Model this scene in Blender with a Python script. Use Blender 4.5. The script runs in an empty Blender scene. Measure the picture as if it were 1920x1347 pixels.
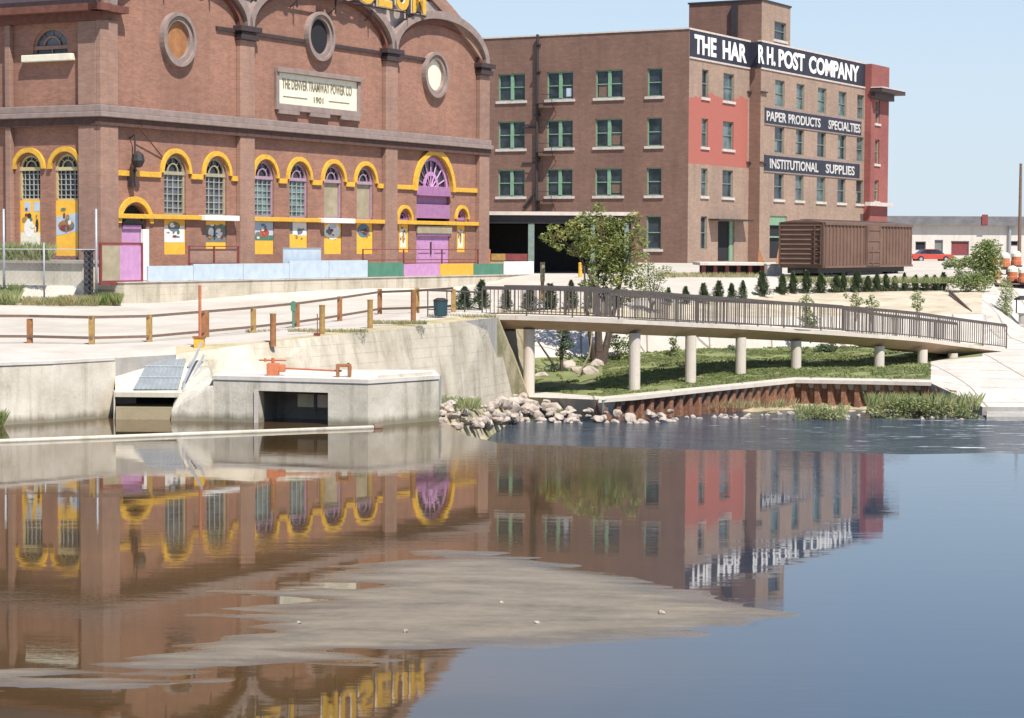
import bpy, bmesh, math, random
from mathutils import Vector, Matrix, noise as mnoise
random.seed(7)
R=math.radians
sc=bpy.context.scene
COL=sc.collection
# ------------------------------------------------------------------ camera
FPX,PIT,ROL,CZ=4067.47,0.0523,0.005,6.0
cp,sp,cr,sr=math.cos(PIT),math.sin(PIT),math.cos(ROL),math.sin(ROL)
cam=bpy.data.cameras.new('camera'); cam.lens=36*FPX/1920; cam.sensor_width=36; cam.clip_end=8000; cam.clip_start=.5
co=bpy.data.objects.new('camera',cam); COL.objects.link(co)
R0=Vector((1,0,0)); U0=Vector((0,sp,cp)); F0=Vector((0,cp,-sp))
cx=cr*R0+sr*U0; cu=-sr*R0+cr*U0
co.matrix_world=Matrix(((cx[0],cu[0],-F0[0],0),(cx[1],cu[1],-F0[1],0),(cx[2],cu[2],-F0[2],CZ),(0,0,0,1)))
sc.camera=co
def ray(x,y):          # direction through a point of the 1920x1347 photograph
    a,b=x-960,y-673.5
    X=cr*a+sr*b; Y=-sr*a+cr*b
    return (R0*X-U0*Y+F0*FPX)
def P(x,y,z=0):
    d=ray(x,y); t=(z-CZ)/d.z
    return Vector((d.x*t,d.y*t,z))
def PD(x,y,Y):
    d=ray(x,y); t=Y/d.y
    return Vector((d.x*t,Y,CZ+d.z*t))
def PX(px,Y,z):        # the X at which something at distance Y and height z is seen at column px
    dd=Y*cp-(z-CZ)*sp; u=Y*sp+(z-CZ)*cp; yi=-FPX*u/dd
    return Vector((((px-960+sr*yi)/cr)*dd/FPX,Y,z))
KR=1.27; LOW=-1.6      # the right bank is scaled about the camera by KR, to stand beyond a low weir: farther away, its river 1.6 m lower than the pool
def Q(d,z,k=KR): return (d*k,6-(6-z)*k)  # distance and height scaled about the camera, same image position
def PXQ(px,d,z,k=KR): return PX(px,*Q(d,z,k))
def rk(px): return 1+.27*max(0,min(1,(px-826)/150))
# ------------------------------------------------------------------ mesh helpers
class MB:
    def __init__(s): s.v=[]; s.f=[]; s.m=[]; s.mi=0
    def q(s,*p):
        n=len(s.v); s.v+=[tuple(a) for a in p]; s.f.append(tuple(range(n,n+len(p)))); s.m.append(s.mi)
    def box(s,x0,x1,y0,y1,z0,z1):
        n=len(s.v)
        s.v+=[(x0,y0,z0),(x1,y0,z0),(x1,y1,z0),(x0,y1,z0),(x0,y0,z1),(x1,y0,z1),(x1,y1,z1),(x0,y1,z1)]
        for f in ((3,2,1,0),(4,5,6,7),(0,1,5,4),(1,2,6,5),(2,3,7,6),(3,0,4,7)): s.f.append(tuple(n+i for i in f)); s.m.append(s.mi)
    def fbox(s,F,u0,u1,z0,z1,n0,n1):   # box in a facade frame
        P8=[F(u,z,n) for z in (z0,z1) for (u,n) in ((u0,n1),(u1,n1),(u1,n0),(u0,n0))]
        n=len(s.v); s.v+=[tuple(a) for a in P8]
        for f in ((3,2,1,0),(4,5,6,7),(0,1,5,4),(1,2,6,5),(2,3,7,6),(3,0,4,7)): s.f.append(tuple(n+i for i in f)); s.m.append(s.mi)
    def tube(s,a,b,r,n=8,r2=None,cap=True):
        a,b=Vector(a),Vector(b); r2=r if r2 is None else r2
        d=(b-a).normalized(); t=Vector((0,0,1)) if abs(d.z)<.9 else Vector((1,0,0))
        e1=d.cross(t).normalized(); e2=d.cross(e1); k=len(s.v)
        for c,rr in ((a,r),(b,r2)):
            for i in range(n):
                w=2*math.pi*i/n; s.v.append(tuple(c+(e1*math.cos(w)+e2*math.sin(w))*rr))
        for i in range(n):
            j=(i+1)%n; s.f.append((k+i,k+j,k+n+j,k+n+i)); s.m.append(s.mi)
        if cap: s.f.append(tuple(k+i for i in reversed(range(n)))); s.m.append(s.mi); s.f.append(tuple(k+n+i for i in range(n))); s.m.append(s.mi)
    def path(s,pts,rs,n=7):
        for i in range(len(pts)-1): s.tube(pts[i],pts[i+1],rs[i],n,rs[i+1])
    def prism(s,poly,z0,z1):
        k=len(s.v); n=len(poly)
        s.v+=[(p[0],p[1],z0) for p in poly]+[(p[0],p[1],z1) for p in poly]
        s.f.append(tuple(k+i for i in reversed(range(n)))); s.f.append(tuple(k+n+i for i in range(n))); s.m+=[s.mi]*2
        for i in range(n):
            j=(i+1)%n; s.f.append((k+i,k+j,k+n+j,k+n+i)); s.m.append(s.mi)
    def hull(s,pts):
        bm=bmesh.new()
        for p in pts: bm.verts.new(p)
        r=bmesh.ops.convex_hull(bm,input=bm.verts[:]); k=len(s.v)
        bm.verts.index_update(); s.v+=[tuple(v.co) for v in bm.verts]
        for f in bm.faces: s.f.append(tuple(k+v.index for v in f.verts)); s.m.append(s.mi)
        bm.free()
    def lathe(s,prof,n=16,c=(0,0,0)):
        k=len(s.v)
        for r,z in prof:
            for i in range(n):
                w=2*math.pi*i/n; s.v.append((c[0]+r*math.cos(w),c[1]+r*math.sin(w),c[2]+z))
        for j in range(len(prof)-1):
            for i in range(n):
                i2=(i+1)%n; s.f.append((k+j*n+i,k+j*n+i2,k+(j+1)*n+i2,k+(j+1)*n+i)); s.m.append(s.mi)
        s.f.append(tuple(k+i for i in reversed(range(n)))); s.m.append(s.mi)
        s.f.append(tuple(k+(len(prof)-1)*n+i for i in range(n))); s.m.append(s.mi)
    def build(s,name,mat,parent=None,bev=0,smooth=False,noclean=False):
        me=bpy.data.meshes.new(name); me.from_pydata(s.v,[],s.f)
        mats=mat if isinstance(mat,(list,tuple)) else [mat]
        for m in mats: me.materials.append(m)
        if len(mats)>1: me.polygons.foreach_set('material_index',s.m)
        if not noclean:
            bm=bmesh.new(); bm.from_mesh(me); bmesh.ops.remove_doubles(bm,verts=bm.verts,dist=1e-5); bmesh.ops.recalc_face_normals(bm,faces=bm.faces); bm.to_mesh(me); bm.free()
        if smooth: me.polygons.foreach_set('use_smooth',[True]*len(me.polygons))
        o=bpy.data.objects.new(name,me); COL.objects.link(o)
        if parent: o.parent=parent
        if bev:
            b=o.modifiers.new('bevel','BEVEL'); b.width=bev; b.segments=2; b.limit_method='ANGLE'
        return o
def tag(o,label=None,cat=None,group=None,kind=None):
    if label: o['label']=label
    if cat: o['category']=cat
    if group: o['group']=group
    if kind: o['kind']=kind
    return o
def thing(name,label,cat,loc=(0,0,0),rz=0,group=None):
    o=bpy.data.objects.new(name,None); COL.objects.link(o); o.location=loc; o.rotation_euler=(0,0,rz); o.empty_display_size=.3
    return tag(o,label,cat,group)
def kids(o): return [c for c in bpy.data.objects if c.parent==o]
def dup(o,parent=None):
    c=o.copy(); COL.objects.link(c)
    if parent: c.parent=parent
    for k in kids(o): dup(k,c)
    return c
ORD=['first','second','third','fourth','fifth','sixth','seventh','eighth','ninth','tenth','eleventh','twelfth','thirteenth','fourteenth','fifteenth','sixteenth','seventeenth','eighteenth','nineteenth','twentieth']
# ------------------------------------------------------------------ materials
def newmat(name):
    m=bpy.data.materials.new(name); m.use_nodes=True; nt=m.node_tree; b=nt.nodes['Principled BSDF']
    return m,nt,b
def N(nt,t,**k):
    n=nt.nodes.new(t)
    for a,v in k.items():
        if a.startswith('i_'): n.inputs[int(a[2:])].default_value=v
        else: setattr(n,a,v)
    return n
def c4(c): return (c[0],c[1],c[2],1)
def mixc(nt,fac,a,b,mode='MIX'):
    n=nt.nodes.new('ShaderNodeMix'); n.data_type='RGBA'; n.blend_type=mode
    for s,v in ((0,fac),(6,a),(7,b)):
        if hasattr(v,'links'): nt.links.new(v,n.inputs[s])
        else: n.inputs[s].default_value=v if s==0 else c4(v)
    return n.outputs[2]
def ramp(nt,src,a,b,c0=(0,0,0),c1=(1,1,1)):
    n=nt.nodes.new('ShaderNodeValToRGB'); n.color_ramp.elements[0].position=a; n.color_ramp.elements[1].position=b
    n.color_ramp.elements[0].color=c4(c0); n.color_ramp.elements[1].color=c4(c1); nt.links.new(src,n.inputs[0]); return n.outputs[0]
def noisen(nt,scale,vec=None,detail=4,rough=.55,sc3=None):
    n=nt.nodes.new('ShaderNodeTexNoise'); n.inputs['Scale'].default_value=scale; n.inputs['Detail'].default_value=detail; n.inputs['Roughness'].default_value=rough
    if vec is None: vec=nt.nodes.new('ShaderNodeTexCoord').outputs['Object']
    if sc3:
        mp=nt.nodes.new('ShaderNodeMapping'); mp.inputs['Scale'].default_value=sc3; nt.links.new(vec,mp.inputs[0]); vec=mp.outputs[0]
    nt.links.new(vec,n.inputs['Vector']); return n.outputs['Fac']
def math_(nt,op,a,b=None,c=None,clamp=False):
    n=nt.nodes.new('ShaderNodeMath'); n.operation=op; n.use_clamp=clamp
    for i,v in enumerate((a,b,c)):
        if v is None: continue
        if hasattr(v,'links'): nt.links.new(v,n.inputs[i])
        else: n.inputs[i].default_value=v
    return n.outputs[0]
def bump(nt,b,h,strength=.3,dist=.02):
    n=nt.nodes.new('ShaderNodeBump'); n.inputs['Strength'].default_value=strength; n.inputs['Distance'].default_value=dist
    nt.links.new(h,n.inputs['Height']); nt.links.new(n.outputs[0],b.inputs['Normal'])
def paint(name,c,rough=.6,var=.18,scale=3.,metal=0,c2=None,sc3=None,bmp=.1):
    m,nt,b=newmat(name); b.inputs['Roughness'].default_value=rough; b.inputs['Metallic'].default_value=metal
    f=noisen(nt,scale,sc3=sc3); f2=noisen(nt,scale*7)
    c2=c2 or tuple(x*(1-2*var) for x in c)
    col=mixc(nt,ramp(nt,f,.35,.7),c,c2); col=mixc(nt,math_(nt,'MULTIPLY',f2,var),col,tuple(min(1,x*1.35) for x in c))
    nt.links.new(col,b.inputs['Base Color'])
    if bmp: bump(nt,b,f2,bmp,.01)
    return m
def brick(name,c1,c2,mort,stain=.6,paintmask=None,scl=1.0):
    m,nt,b=newmat(name); b.inputs['Roughness'].default_value=.9
    tc=nt.nodes.new('ShaderNodeTexCoord').outputs['Object']
    s=nt.nodes.new('ShaderNodeSeparateXYZ'); nt.links.new(tc,s.inputs[0])
    u=math_(nt,'ADD',s.outputs[0],s.outputs[1]); cb=nt.nodes.new('ShaderNodeCombineXYZ')
    nt.links.new(u,cb.inputs[0]); nt.links.new(s.outputs[2],cb.inputs[1])
    br=nt.nodes.new('ShaderNodeTexBrick'); nt.links.new(cb.outputs[0],br.inputs['Vector'])
    br.inputs['Scale'].default_value=1; br.inputs['Brick Width'].default_value=.24*scl; br.inputs['Row Height'].default_value=.085*scl
    br.inputs['Mortar Size'].default_value=.008*scl; br.inputs['Mortar Smooth'].default_value=.3
    br.inputs['Color1'].default_value=c4(c1); br.inputs['Color2'].default_value=c4(c2); br.inputs['Mortar'].default_value=c4(mort)
    # big soft patches and horizontal course streaks
    n1=noisen(nt,.22,cb.outputs[0],5,.6); n2=noisen(nt,1.,cb.outputs[0],5,.65,(1.1,3.2,1)); n3=noisen(nt,1.,cb.outputs[0],5,.6,(1.6,.12,1))
    col=mixc(nt,math_(nt,'MULTIPLY',ramp(nt,n1,.35,.7),stain),br.outputs[0],(c1[0]*.5,c1[1]*.55,c1[2]*.62))
    col=mixc(nt,math_(nt,'MULTIPLY',ramp(nt,n2,.45,.65),.28),col,(min(1,c1[0]*1.35),c1[1]*1.4,c1[2]*1.4))
    col=mixc(nt,math_(nt,'MULTIPLY',ramp(nt,n3,.5,.75),.5),col,(c1[0]*.5,c1[1]*.55,c1[2]*.6))
    if paintmask:
        col=paintmask(nt,s,cb.outputs[0],col)
    nt.links.new(col,b.inputs['Base Color']); bump(nt,b,br.outputs[1],-.25,.01)
    return m
def concrete(name,c,stain=(.35,.33,.28),amt=.5,lines=0,rough=.9,tide=None):
    m,nt,b=newmat(name); b.inputs['Roughness'].default_value=rough
    tc=nt.nodes.new('ShaderNodeTexCoord').outputs['Object']
    a=noisen(nt,.5,tc,6,.6); v=noisen(nt,1,tc,6,.65,(1.8,1.8,.18)); f=noisen(nt,9,tc,5,.7)
    col=mixc(nt,math_(nt,'MULTIPLY',ramp(nt,a,.4,.72),amt),c,stain)
    col=mixc(nt,math_(nt,'MULTIPLY',ramp(nt,v,.5,.75),amt),col,tuple(x*.7 for x in stain))
    col=mixc(nt,math_(nt,'MULTIPLY',ramp(nt,f,.45,.75),.25),col,tuple(min(1,x*1.2) for x in c))
    if lines:
        s=nt.nodes.new('ShaderNodeSeparateXYZ'); nt.links.new(tc,s.inputs[0])
        fr=math_(nt,'FRACT',math_(nt,'DIVIDE',s.outputs[2],lines)); l=math_(nt,'LESS_THAN',fr,.07)
        l=math_(nt,'MULTIPLY',l,math_(nt,'MULTIPLY',ramp(nt,noisen(nt,.8,tc),.4,.6),.35))
        col=mixc(nt,l,col,tuple(x*.5 for x in stain))
    cr_=noisen(nt,.9,tc,8,.75); col=mixc(nt,math_(nt,'MULTIPLY',ramp(nt,cr_,.56,.64),.35),col,tuple(x*.8 for x in stain))
    if tide is not None:
        s=nt.nodes.new('ShaderNodeSeparateXYZ'); nt.links.new(tc,s.inputs[0]); tz=math_(nt,'ADD',s.outputs[2],math_(nt,'MULTIPLY',math_(nt,'SUBTRACT',v,.5),-.5))
        tm=nt.nodes.new('ShaderNodeMapRange'); tm.inputs[1].default_value=tide+.22; tm.inputs[2].default_value=tide; nt.links.new(tz,tm.inputs[0]); col=mixc(nt,math_(nt,'MULTIPLY',tm.outputs[0],.75),col,(.12,.105,.06))
    nt.links.new(col,b.inputs['Base Color']); bump(nt,b,f,.35,.03)
    return m
def ground(name,c,c2,scale=.6,c3=None,bmp=.4):
    m,nt,b=newmat(name); b.inputs['Roughness'].default_value=.95
    tc=nt.nodes.new('ShaderNodeTexCoord').outputs['Object']
    a=noisen(nt,scale,tc,7,.65); f=noisen(nt,scale*14,tc,5,.7)
    col=mixc(nt,ramp(nt,a,.42,.62),c,c2); col=mixc(nt,math_(nt,'MULTIPLY',ramp(nt,f,.5,.7),.45),col,c3 or c2)
    nt.links.new(col,b.inputs['Base Color']); bump(nt,b,f,bmp,.05)
    return m
def leafmat(name,c,c2,c3):
    m,nt,b=newmat(name); b.inputs['Roughness'].default_value=.6
    g=nt.nodes.new('ShaderNodeNewGeometry').outputs['Random Per Island']
    tc=nt.nodes.new('ShaderNodeTexCoord').outputs['Object']; a=noisen(nt,1.3,tc,3)
    col=mixc(nt,ramp(nt,g,.15,.85),c,c2); col=mixc(nt,math_(nt,'MULTIPLY',ramp(nt,a,.5,.62),.7),col,c3)
    nt.links.new(col,b.inputs['Base Color'])
    tr=nt.nodes.new('ShaderNodeBsdfTranslucent'); nt.links.new(col,tr.inputs[0]); mx=nt.nodes.new('ShaderNodeMixShader'); mx.inputs[0].default_value=.3
    nt.links.new(b.outputs[0],mx.inputs[1]); nt.links.new(tr.outputs[0],mx.inputs[2]); nt.links.new(mx.outputs[0],nt.nodes['Material Output'].inputs[0])
    return m
def glass(name,c,rough=.12):
    m,nt,b=newmat(name); f=noisen(nt,.9,detail=2)
    nt.links.new(mixc(nt,ramp(nt,f,.4,.6),c,tuple(min(1,x*2.2+.01) for x in c)),b.inputs['Base Color']); b.inputs['Roughness'].default_value=rough; b.inputs['IOR'].default_value=1.5
    return m
M={}
M['brickM']=brick('powerhouse_brick',(.335,.160,.105),(.24,.112,.075),(.29,.19,.14))
M['brickP']=brick('pilaster_brick',(.335,.185,.13),(.26,.145,.105),(.31,.23,.18))
M['brickW']=None
M['brickRed']=brick('red_painted_brick',(.29,.08,.065),(.24,.07,.06),(.27,.12,.10))
M['stone']=paint('grey_stone_trim',(.27,.205,.18),.85,.15,2)
M['stonelight']=paint('pale_stone',(.55,.48,.43),.85,.12,2)
M['stucco']=paint('mottled_pale_render',(.42,.35,.31),.9,.25,1.5)
M['darktrim']=paint('dark_iron',(.05,.03,.03),.6,.2,4)
M['beltshade']=paint('dark_brown_belt_shade',(.10,.05,.038),.85,.25,3)
M['rust']=paint('rusted_iron',(.16,.06,.04),.8,.2,3)
M['yellow']=paint('yellow_paint',(.66,.38,.04),.6,.12,4)
M['yellowboard']=paint('yellow_board',(.84,.46,.05),.6,.08,3)
M['mauve']=paint('mauve_paint',(.34,.16,.30),.6,.12,3)
M['greymauve']=paint('greyed_mauve_frame',(.36,.24,.31),.6,.1,3)
M['lilac']=paint('lilac_paint',(.48,.25,.44),.6,.10,3)
M['white']=paint('white_paint',(.78,.75,.70),.6,.06,3)
M['cream']=paint('cream_board',(.74,.70,.55),.7,.07,3)
M['letterdark']=paint('faded_letters',(.20,.17,.11),.8,.1,6)
M['wood']=paint('orange_plywood',(.36,.16,.06),.7,.2,2)
M['tan']=paint('tan_board',(.34,.29,.19),.8,.15,2)
M['black']=paint('black_void',(.012,.012,.016),.9,.1,2,bmp=0)
M['sash']=paint('pale_yellow_sash',(.50,.42,.22),.6,.1,4)
M['fanframe']=paint('faded_ochre_frame',(.34,.30,.20),.7,.1,4)
M['muntin']=paint('pale_grey_muntins',(.34,.35,.32),.6,.08,4)
M['glassgrey']=glass('grey_window_glass',(.05,.055,.06),.25)
M['glassblue']=glass('blue_green_glass',(.07,.11,.11),.25)
M['glasspale']=glass('grey_green_glass',(.05,.07,.07),.15)
M['glassdark']=glass('dark_window_glass',(.012,.015,.02),.1)
M['greenframe']=paint('green_window_paint',(.19,.33,.21),.6,.12,3)
M['tealframe']=paint('faded_teal_paint',(.17,.23,.20),.6,.15,3)
M['signblack']=paint('black_painted_sign',(.018,.02,.035),.6,.15,1)
M['letterfaded']=paint('faded_sign_letters',(.58,.56,.53),.7,.2,3)
M['letterwhite']=paint('white_sign_letters',(.85,.82,.80),.6,.06,5)
M['conc']=concrete('weathered_concrete',(.56,.52,.44),(.36,.33,.25),.6)
M['concwhite']=concrete('pale_concrete',(.56,.52,.47),(.44,.39,.33),.5)
M['concboard']=concrete('board_marked_concrete',(.54,.48,.38),(.31,.27,.19),.85,.38)
M['concgrey']=concrete('grey_concrete',(.36,.34,.31),(.22,.20,.17),.6)
M['concriver']=concrete('river_wall_concrete',(.62,.57,.48),(.34,.30,.22),.9,tide=.1)
M['concbox']=concrete('outlet_concrete',(.58,.54,.46),(.30,.275,.20),.95,tide=.12)
M['conctan']=concrete('algae_stained_concrete',(.34,.28,.18),(.20,.17,.09),.5)
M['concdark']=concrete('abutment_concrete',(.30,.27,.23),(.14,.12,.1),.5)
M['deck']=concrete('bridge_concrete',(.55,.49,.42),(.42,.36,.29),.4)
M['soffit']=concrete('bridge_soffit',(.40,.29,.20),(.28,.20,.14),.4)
M['path']=ground('pale_gravel_path',(.50,.455,.40),(.42,.375,.32),.5,(.42,.36,.30))
M['verge']=ground('dry_verge',(.42,.35,.22),(.30,.26,.12),.8,(.52,.46,.36))
M['gravel']=ground('pale_gravel',(.48,.44,.385),(.40,.36,.30),.25,(.40,.36,.29))
M['sand']=ground('sandy_bank',(.50,.43,.33),(.38,.32,.22),.6,(.34,.30,.17))
M['grass']=ground('lawn_soil',(.17,.19,.07),(.12,.145,.05),.45,(.25,.23,.12),.8)
M['dirt']=ground('bank_soil',(.44,.36,.24),(.20,.19,.08),.7,(.26,.2,.13),.8)
M['weathwood']=paint('rust_brown_wood',(.30,.13,.05),.85,.2,6)
M['ochrewood']=paint('ochre_wood',(.36,.22,.07),.85,.2,6)
M['railwood']=paint('grey_brown_rail',(.17,.11,.08),.8,.15,5)
M['railmetal']=paint('dark_brown_railing',(.085,.07,.062),.6,.15,5)
M['depotroof']=paint('grey_roof_felt',(.16,.155,.165),.8,.2,1)
M['galv']=paint('galvanised_steel',(.36,.37,.39),.5,.1,5,metal=.3)
M['blue']=paint('pale_blue_paint',(.45,.53,.60),.6,.08,2)
M['green']=paint('dark_green_paint',(.07,.20,.13),.6,.12,2)
M['maroon']=paint('maroon_paint',(.20,.04,.04),.6,.15,3)
M['orange']=paint('orange_paint',(.50,.16,.07),.6,.15,4)
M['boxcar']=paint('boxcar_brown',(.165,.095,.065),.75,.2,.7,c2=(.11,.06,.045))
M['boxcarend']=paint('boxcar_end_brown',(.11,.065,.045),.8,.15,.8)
M['steel']=paint('dark_steel',(.03,.027,.028),.6,.2,4)
M['grate']=paint('blue_grey_steel_grate',(.25,.285,.29),.6,.15,2,c2=(.18,.205,.21),metal=.1)
M['carred']=paint('red_car_paint',(.45,.06,.04),.3,.05,1,bmp=0)
M['tyre']=paint('tyre_rubber',(.02,.02,.02),.9,.1,3)
M['teal']=paint('dark_teal_plastic',(.02,.06,.07),.5,.15,3)
M['bark']=paint('bark',(.085,.06,.045),.95,.3,4,sc3=(3,3,.5))
M['barkpale']=paint('pale_bark',(.36,.29,.20),.95,.2,4)
M['leafA']=leafmat('broad_leaves',(.14,.18,.05),(.25,.28,.08),(.38,.34,.09))
M['leafE']=leafmat('pale_willow_leaves',(.17,.21,.08),(.27,.30,.12),(.33,.32,.16))
M['leafB']=leafmat('dark_conifer_needles',(.075,.12,.06),(.13,.17,.09),(.18,.20,.11))
M['leafC']=leafmat('light_shrub_leaves',(.20,.25,.09),(.30,.33,.14),(.40,.40,.2))
M['leafD']=leafmat('willow_leaves',(.13,.19,.055),(.22,.27,.08),(.29,.30,.11))
M['dryweed']=leafmat('dry_weeds',(.34,.30,.13),(.42,.36,.2),(.20,.24,.08))
M['rock']=concrete('riprap_rock',(.42,.36,.30),(.16,.12,.10),.95)
m=concrete('jointed_pale_paving',(.54,.50,.45),(.40,.36,.30),.55); nt=m.node_tree; b=nt.nodes['Principled BSDF']; src=b.inputs['Base Color'].links[0].from_socket
br=nt.nodes.new('ShaderNodeTexBrick'); nt.links.new(nt.nodes.new('ShaderNodeTexCoord').outputs['Object'],br.inputs['Vector']); br.offset=0
br.inputs['Scale'].default_value=1; br.inputs['Brick Width'].default_value=3.6; br.inputs['Row Height'].default_value=3.2; br.inputs['Mortar Size'].default_value=.05; br.inputs['Color1'].default_value=(1,1,1,1); br.inputs['Color2'].default_value=(.88,.87,.85,1); br.inputs['Mortar'].default_value=(.45,.42,.38,1)
nt.links.new(mixc(nt,1.0,src,br.outputs[0],'MULTIPLY'),b.inputs['Base Color']); M['paving']=m
# rusty corrugated piling
m,nt,b=newmat('rusty_sheet_piling'); b.inputs['Roughness'].default_value=.9
tc=nt.nodes.new('ShaderNodeTexCoord').outputs['Object']
a=noisen(nt,1.1,tc,6,.65,(1.5,1.5,.5)); f=noisen(nt,6,tc,5,.7)
col=mixc(nt,ramp(nt,a,.38,.66),(.22,.095,.05),(.11,.055,.038)); col=mixc(nt,math_(nt,'MULTIPLY',ramp(nt,f,.5,.72),.6),col,(.42,.27,.16))
nt.links.new(col,b.inputs['Base Color']); bump(nt,b,f,.4,.02); M['piling']=m
# ------------------------------------------------------------------ water
def watermat(name,fast):
    m,nt,b=newmat(name); tc=nt.nodes.new('ShaderNodeTexCoord').outputs['Object']; s=nt.nodes.new('ShaderNodeSeparateXYZ'); nt.links.new(tc,s.inputs[0])
    X,Y=s.outputs[0],s.outputs[1]
    if fast:
        n1=noisen(nt,1,tc,5,.65,(.55,1.5,1)); n2=noisen(nt,1,tc,5,.7,(2.2,6,1))
        h=math_(nt,'ADD',math_(nt,'MULTIPLY',n1,.42),math_(nt,'MULTIPLY',n2,.12))
        fo=noisen(nt,1,tc,7,.72,(.45,2.0,1)); fx=nt.nodes.new('ShaderNodeMapRange'); fx.inputs[1].default_value=2; fx.inputs[2].default_value=26; nt.links.new(X,fx.inputs[0])
        thr=math_(nt,'SUBTRACT',.66,math_(nt,'MULTIPLY',fx.outputs[0],.12)); foam=math_(nt,'MULTIPLY',math_(nt,'SUBTRACT',fo,thr),9,clamp=True)
        body=mixc(nt,ramp(nt,n1,.35,.65),(.022,.035,.05),(.05,.07,.09)); nt.links.new(mixc(nt,foam,body,(.75,.76,.76)),b.inputs['Base Color'])
        nt.links.new(math_(nt,'ADD',.12,math_(nt,'MULTIPLY',foam,.6)),b.inputs['Roughness'])
    else:
        nc=noisen(nt,1,tc,3,.5,(.3,1.1,1)); ns=noisen(nt,1,tc,4,.6,(1.1,3.6,1)); pt=ramp(nt,noisen(nt,.06,tc,4,.6,(1,1.8,1)),.48,.66)
        # livelier water close to the weir
        mr=nt.nodes.new('ShaderNodeMapRange'); mr.inputs[1].default_value=52; mr.inputs[2].default_value=64; nt.links.new(Y,mr.inputs[0]); mx=nt.nodes.new('ShaderNodeMapRange'); mx.inputs[1].default_value=-3; mx.inputs[2].default_value=2; nt.links.new(X,mx.inputs[0])
        lv=math_(nt,'ADD',math_(nt,'MULTIPLY',math_(nt,'MULTIPLY',mr.outputs[0],mx.outputs[0]),4.5),math_(nt,'ADD',.25,math_(nt,'MULTIPLY',pt,2.8)))
        h=math_(nt,'ADD',math_(nt,'MULTIPLY',nc,.0012),math_(nt,'MULTIPLY',math_(nt,'MULTIPLY',ns,lv),.0009))
        mur=noisen(nt,.07,tc,5,.6,(1,2,1)); body=mixc(nt,ramp(nt,mur,.4,.62),(.078,.046,.018),(.05,.034,.016)); mz=nt.nodes.new('ShaderNodeMapRange'); mz.inputs[1].default_value=0; mz.inputs[2].default_value=7; nt.links.new(math_(nt,'ADD',X,math_(nt,'MULTIPLY',math_(nt,'SUBTRACT',Y,45),-.12)),mz.inputs[0]); body=mixc(nt,mz.outputs[0],body,(.022,.038,.062))  # brick and sky reflections put into the muddy body colour, brown left, blue right
        nt.links.new(body,b.inputs['Base Color']); b.inputs['Roughness'].default_value=.02
    bp=nt.nodes.new('ShaderNodeBump'); bp.inputs['Strength'].default_value=1; bp.inputs['Distance'].default_value=1; nt.links.new(h,bp.inputs['Height']); nt.links.new(bp.outputs[0],b.inputs['Normal']); b.inputs['IOR'].default_value=1.37
    return m
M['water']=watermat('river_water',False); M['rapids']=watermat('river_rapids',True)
crest=[PX(823,77.5,0),PX(826,74.6,0),PX(868,68.5,0),PX(935,65.6,0),PX(1100,64.3,0),PX(1350,63.7,0),PX(1700,63.3,0),PX(2600,62.8,0),Vector((300,61,0))]
cr2=[crest[0],crest[1]]
for i in range(1,len(crest)-1):
    n_=min(60,max(2,int((crest[i+1]-crest[i]).length/1.2)))
    for k in range(1,n_+1):
        p=crest[i].lerp(crest[i+1],k/n_); p.y+=(mnoise.noise(Vector((p.x*.22,0,5)))*1.3+mnoise.noise(Vector((p.x*.9,0,8)))*.35)*min(1,(i-1)*.5+k/n_); cr2.append(p)
crest=cr2
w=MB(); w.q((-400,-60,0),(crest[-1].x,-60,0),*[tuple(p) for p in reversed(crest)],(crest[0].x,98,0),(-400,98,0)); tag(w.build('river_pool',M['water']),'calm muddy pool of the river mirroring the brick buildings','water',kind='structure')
w=MB()
for i in range(1,len(crest)-1):
    a,b_=crest[i],crest[i+1]; A=[Vector((q.x,q.y+dy,z)) for dy,z in ((0,0),(.5,-.12),(1.6,-.9),(3,LOW)) for q in (a,b_)]
    for k in range(3): w.q(A[2*k],A[2*k+1],A[2*k+3],A[2*k+2])
tag(w.build('weir_spill',M['rapids'],smooth=True),'water sliding over the crest of the low weir','water',kind='structure')
w=MB(); w.q(*[(q.x,q.y+2.9,LOW) for q in crest[1:]],(crest[-1].x,135,LOW),(crest[1].x-1,135,LOW)); tag(w.build('river_rapids',M['rapids']),'dark blue broken water with white flecks below the weir','water',kind='structure')
# river bed below everything is not seen; banks drop into the water
# ------------------------------------------------------------------ sandbar
m,nt,b=newmat('wet_silt'); tc=nt.nodes.new('ShaderNodeTexCoord').outputs['Object']; sx=nt.nodes.new('ShaderNodeSeparateXYZ'); nt.links.new(tc,sx.inputs[0])
a=noisen(nt,.5,tc,6,.65,(1,2.6,1)); f=noisen(nt,5,tc,5,.7); st=noisen(nt,1,tc,6,.65,(.35,2.6,1))
hz_=nt.nodes.new('ShaderNodeMapRange'); hz_.inputs[1].default_value=-.004; hz_.inputs[2].default_value=.022; nt.links.new(math_(nt,'ADD',sx.outputs[2],math_(nt,'MULTIPLY',math_(nt,'SUBTRACT',st,.5),.06)),hz_.inputs[0]); dry=hz_.outputs[0]
col=mixc(nt,ramp(nt,a,.36,.66),(.215,.178,.125),(.125,.105,.078)); col=mixc(nt,math_(nt,'MULTIPLY',ramp(nt,f,.45,.75),.35),col,(.27,.225,.16))
col=mixc(nt,dry,(.085,.06,.035),col)
nt.links.new(col,b.inputs['Base Color']); nt.links.new(math_(nt,'ADD',.04,math_(nt,'MULTIPLY',dry,math_(nt,'ADD',.32,math_(nt,'MULTIPLY',a,.4)))),b.inputs['Roughness']); b.inputs['IOR'].default_value=1.37
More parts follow.
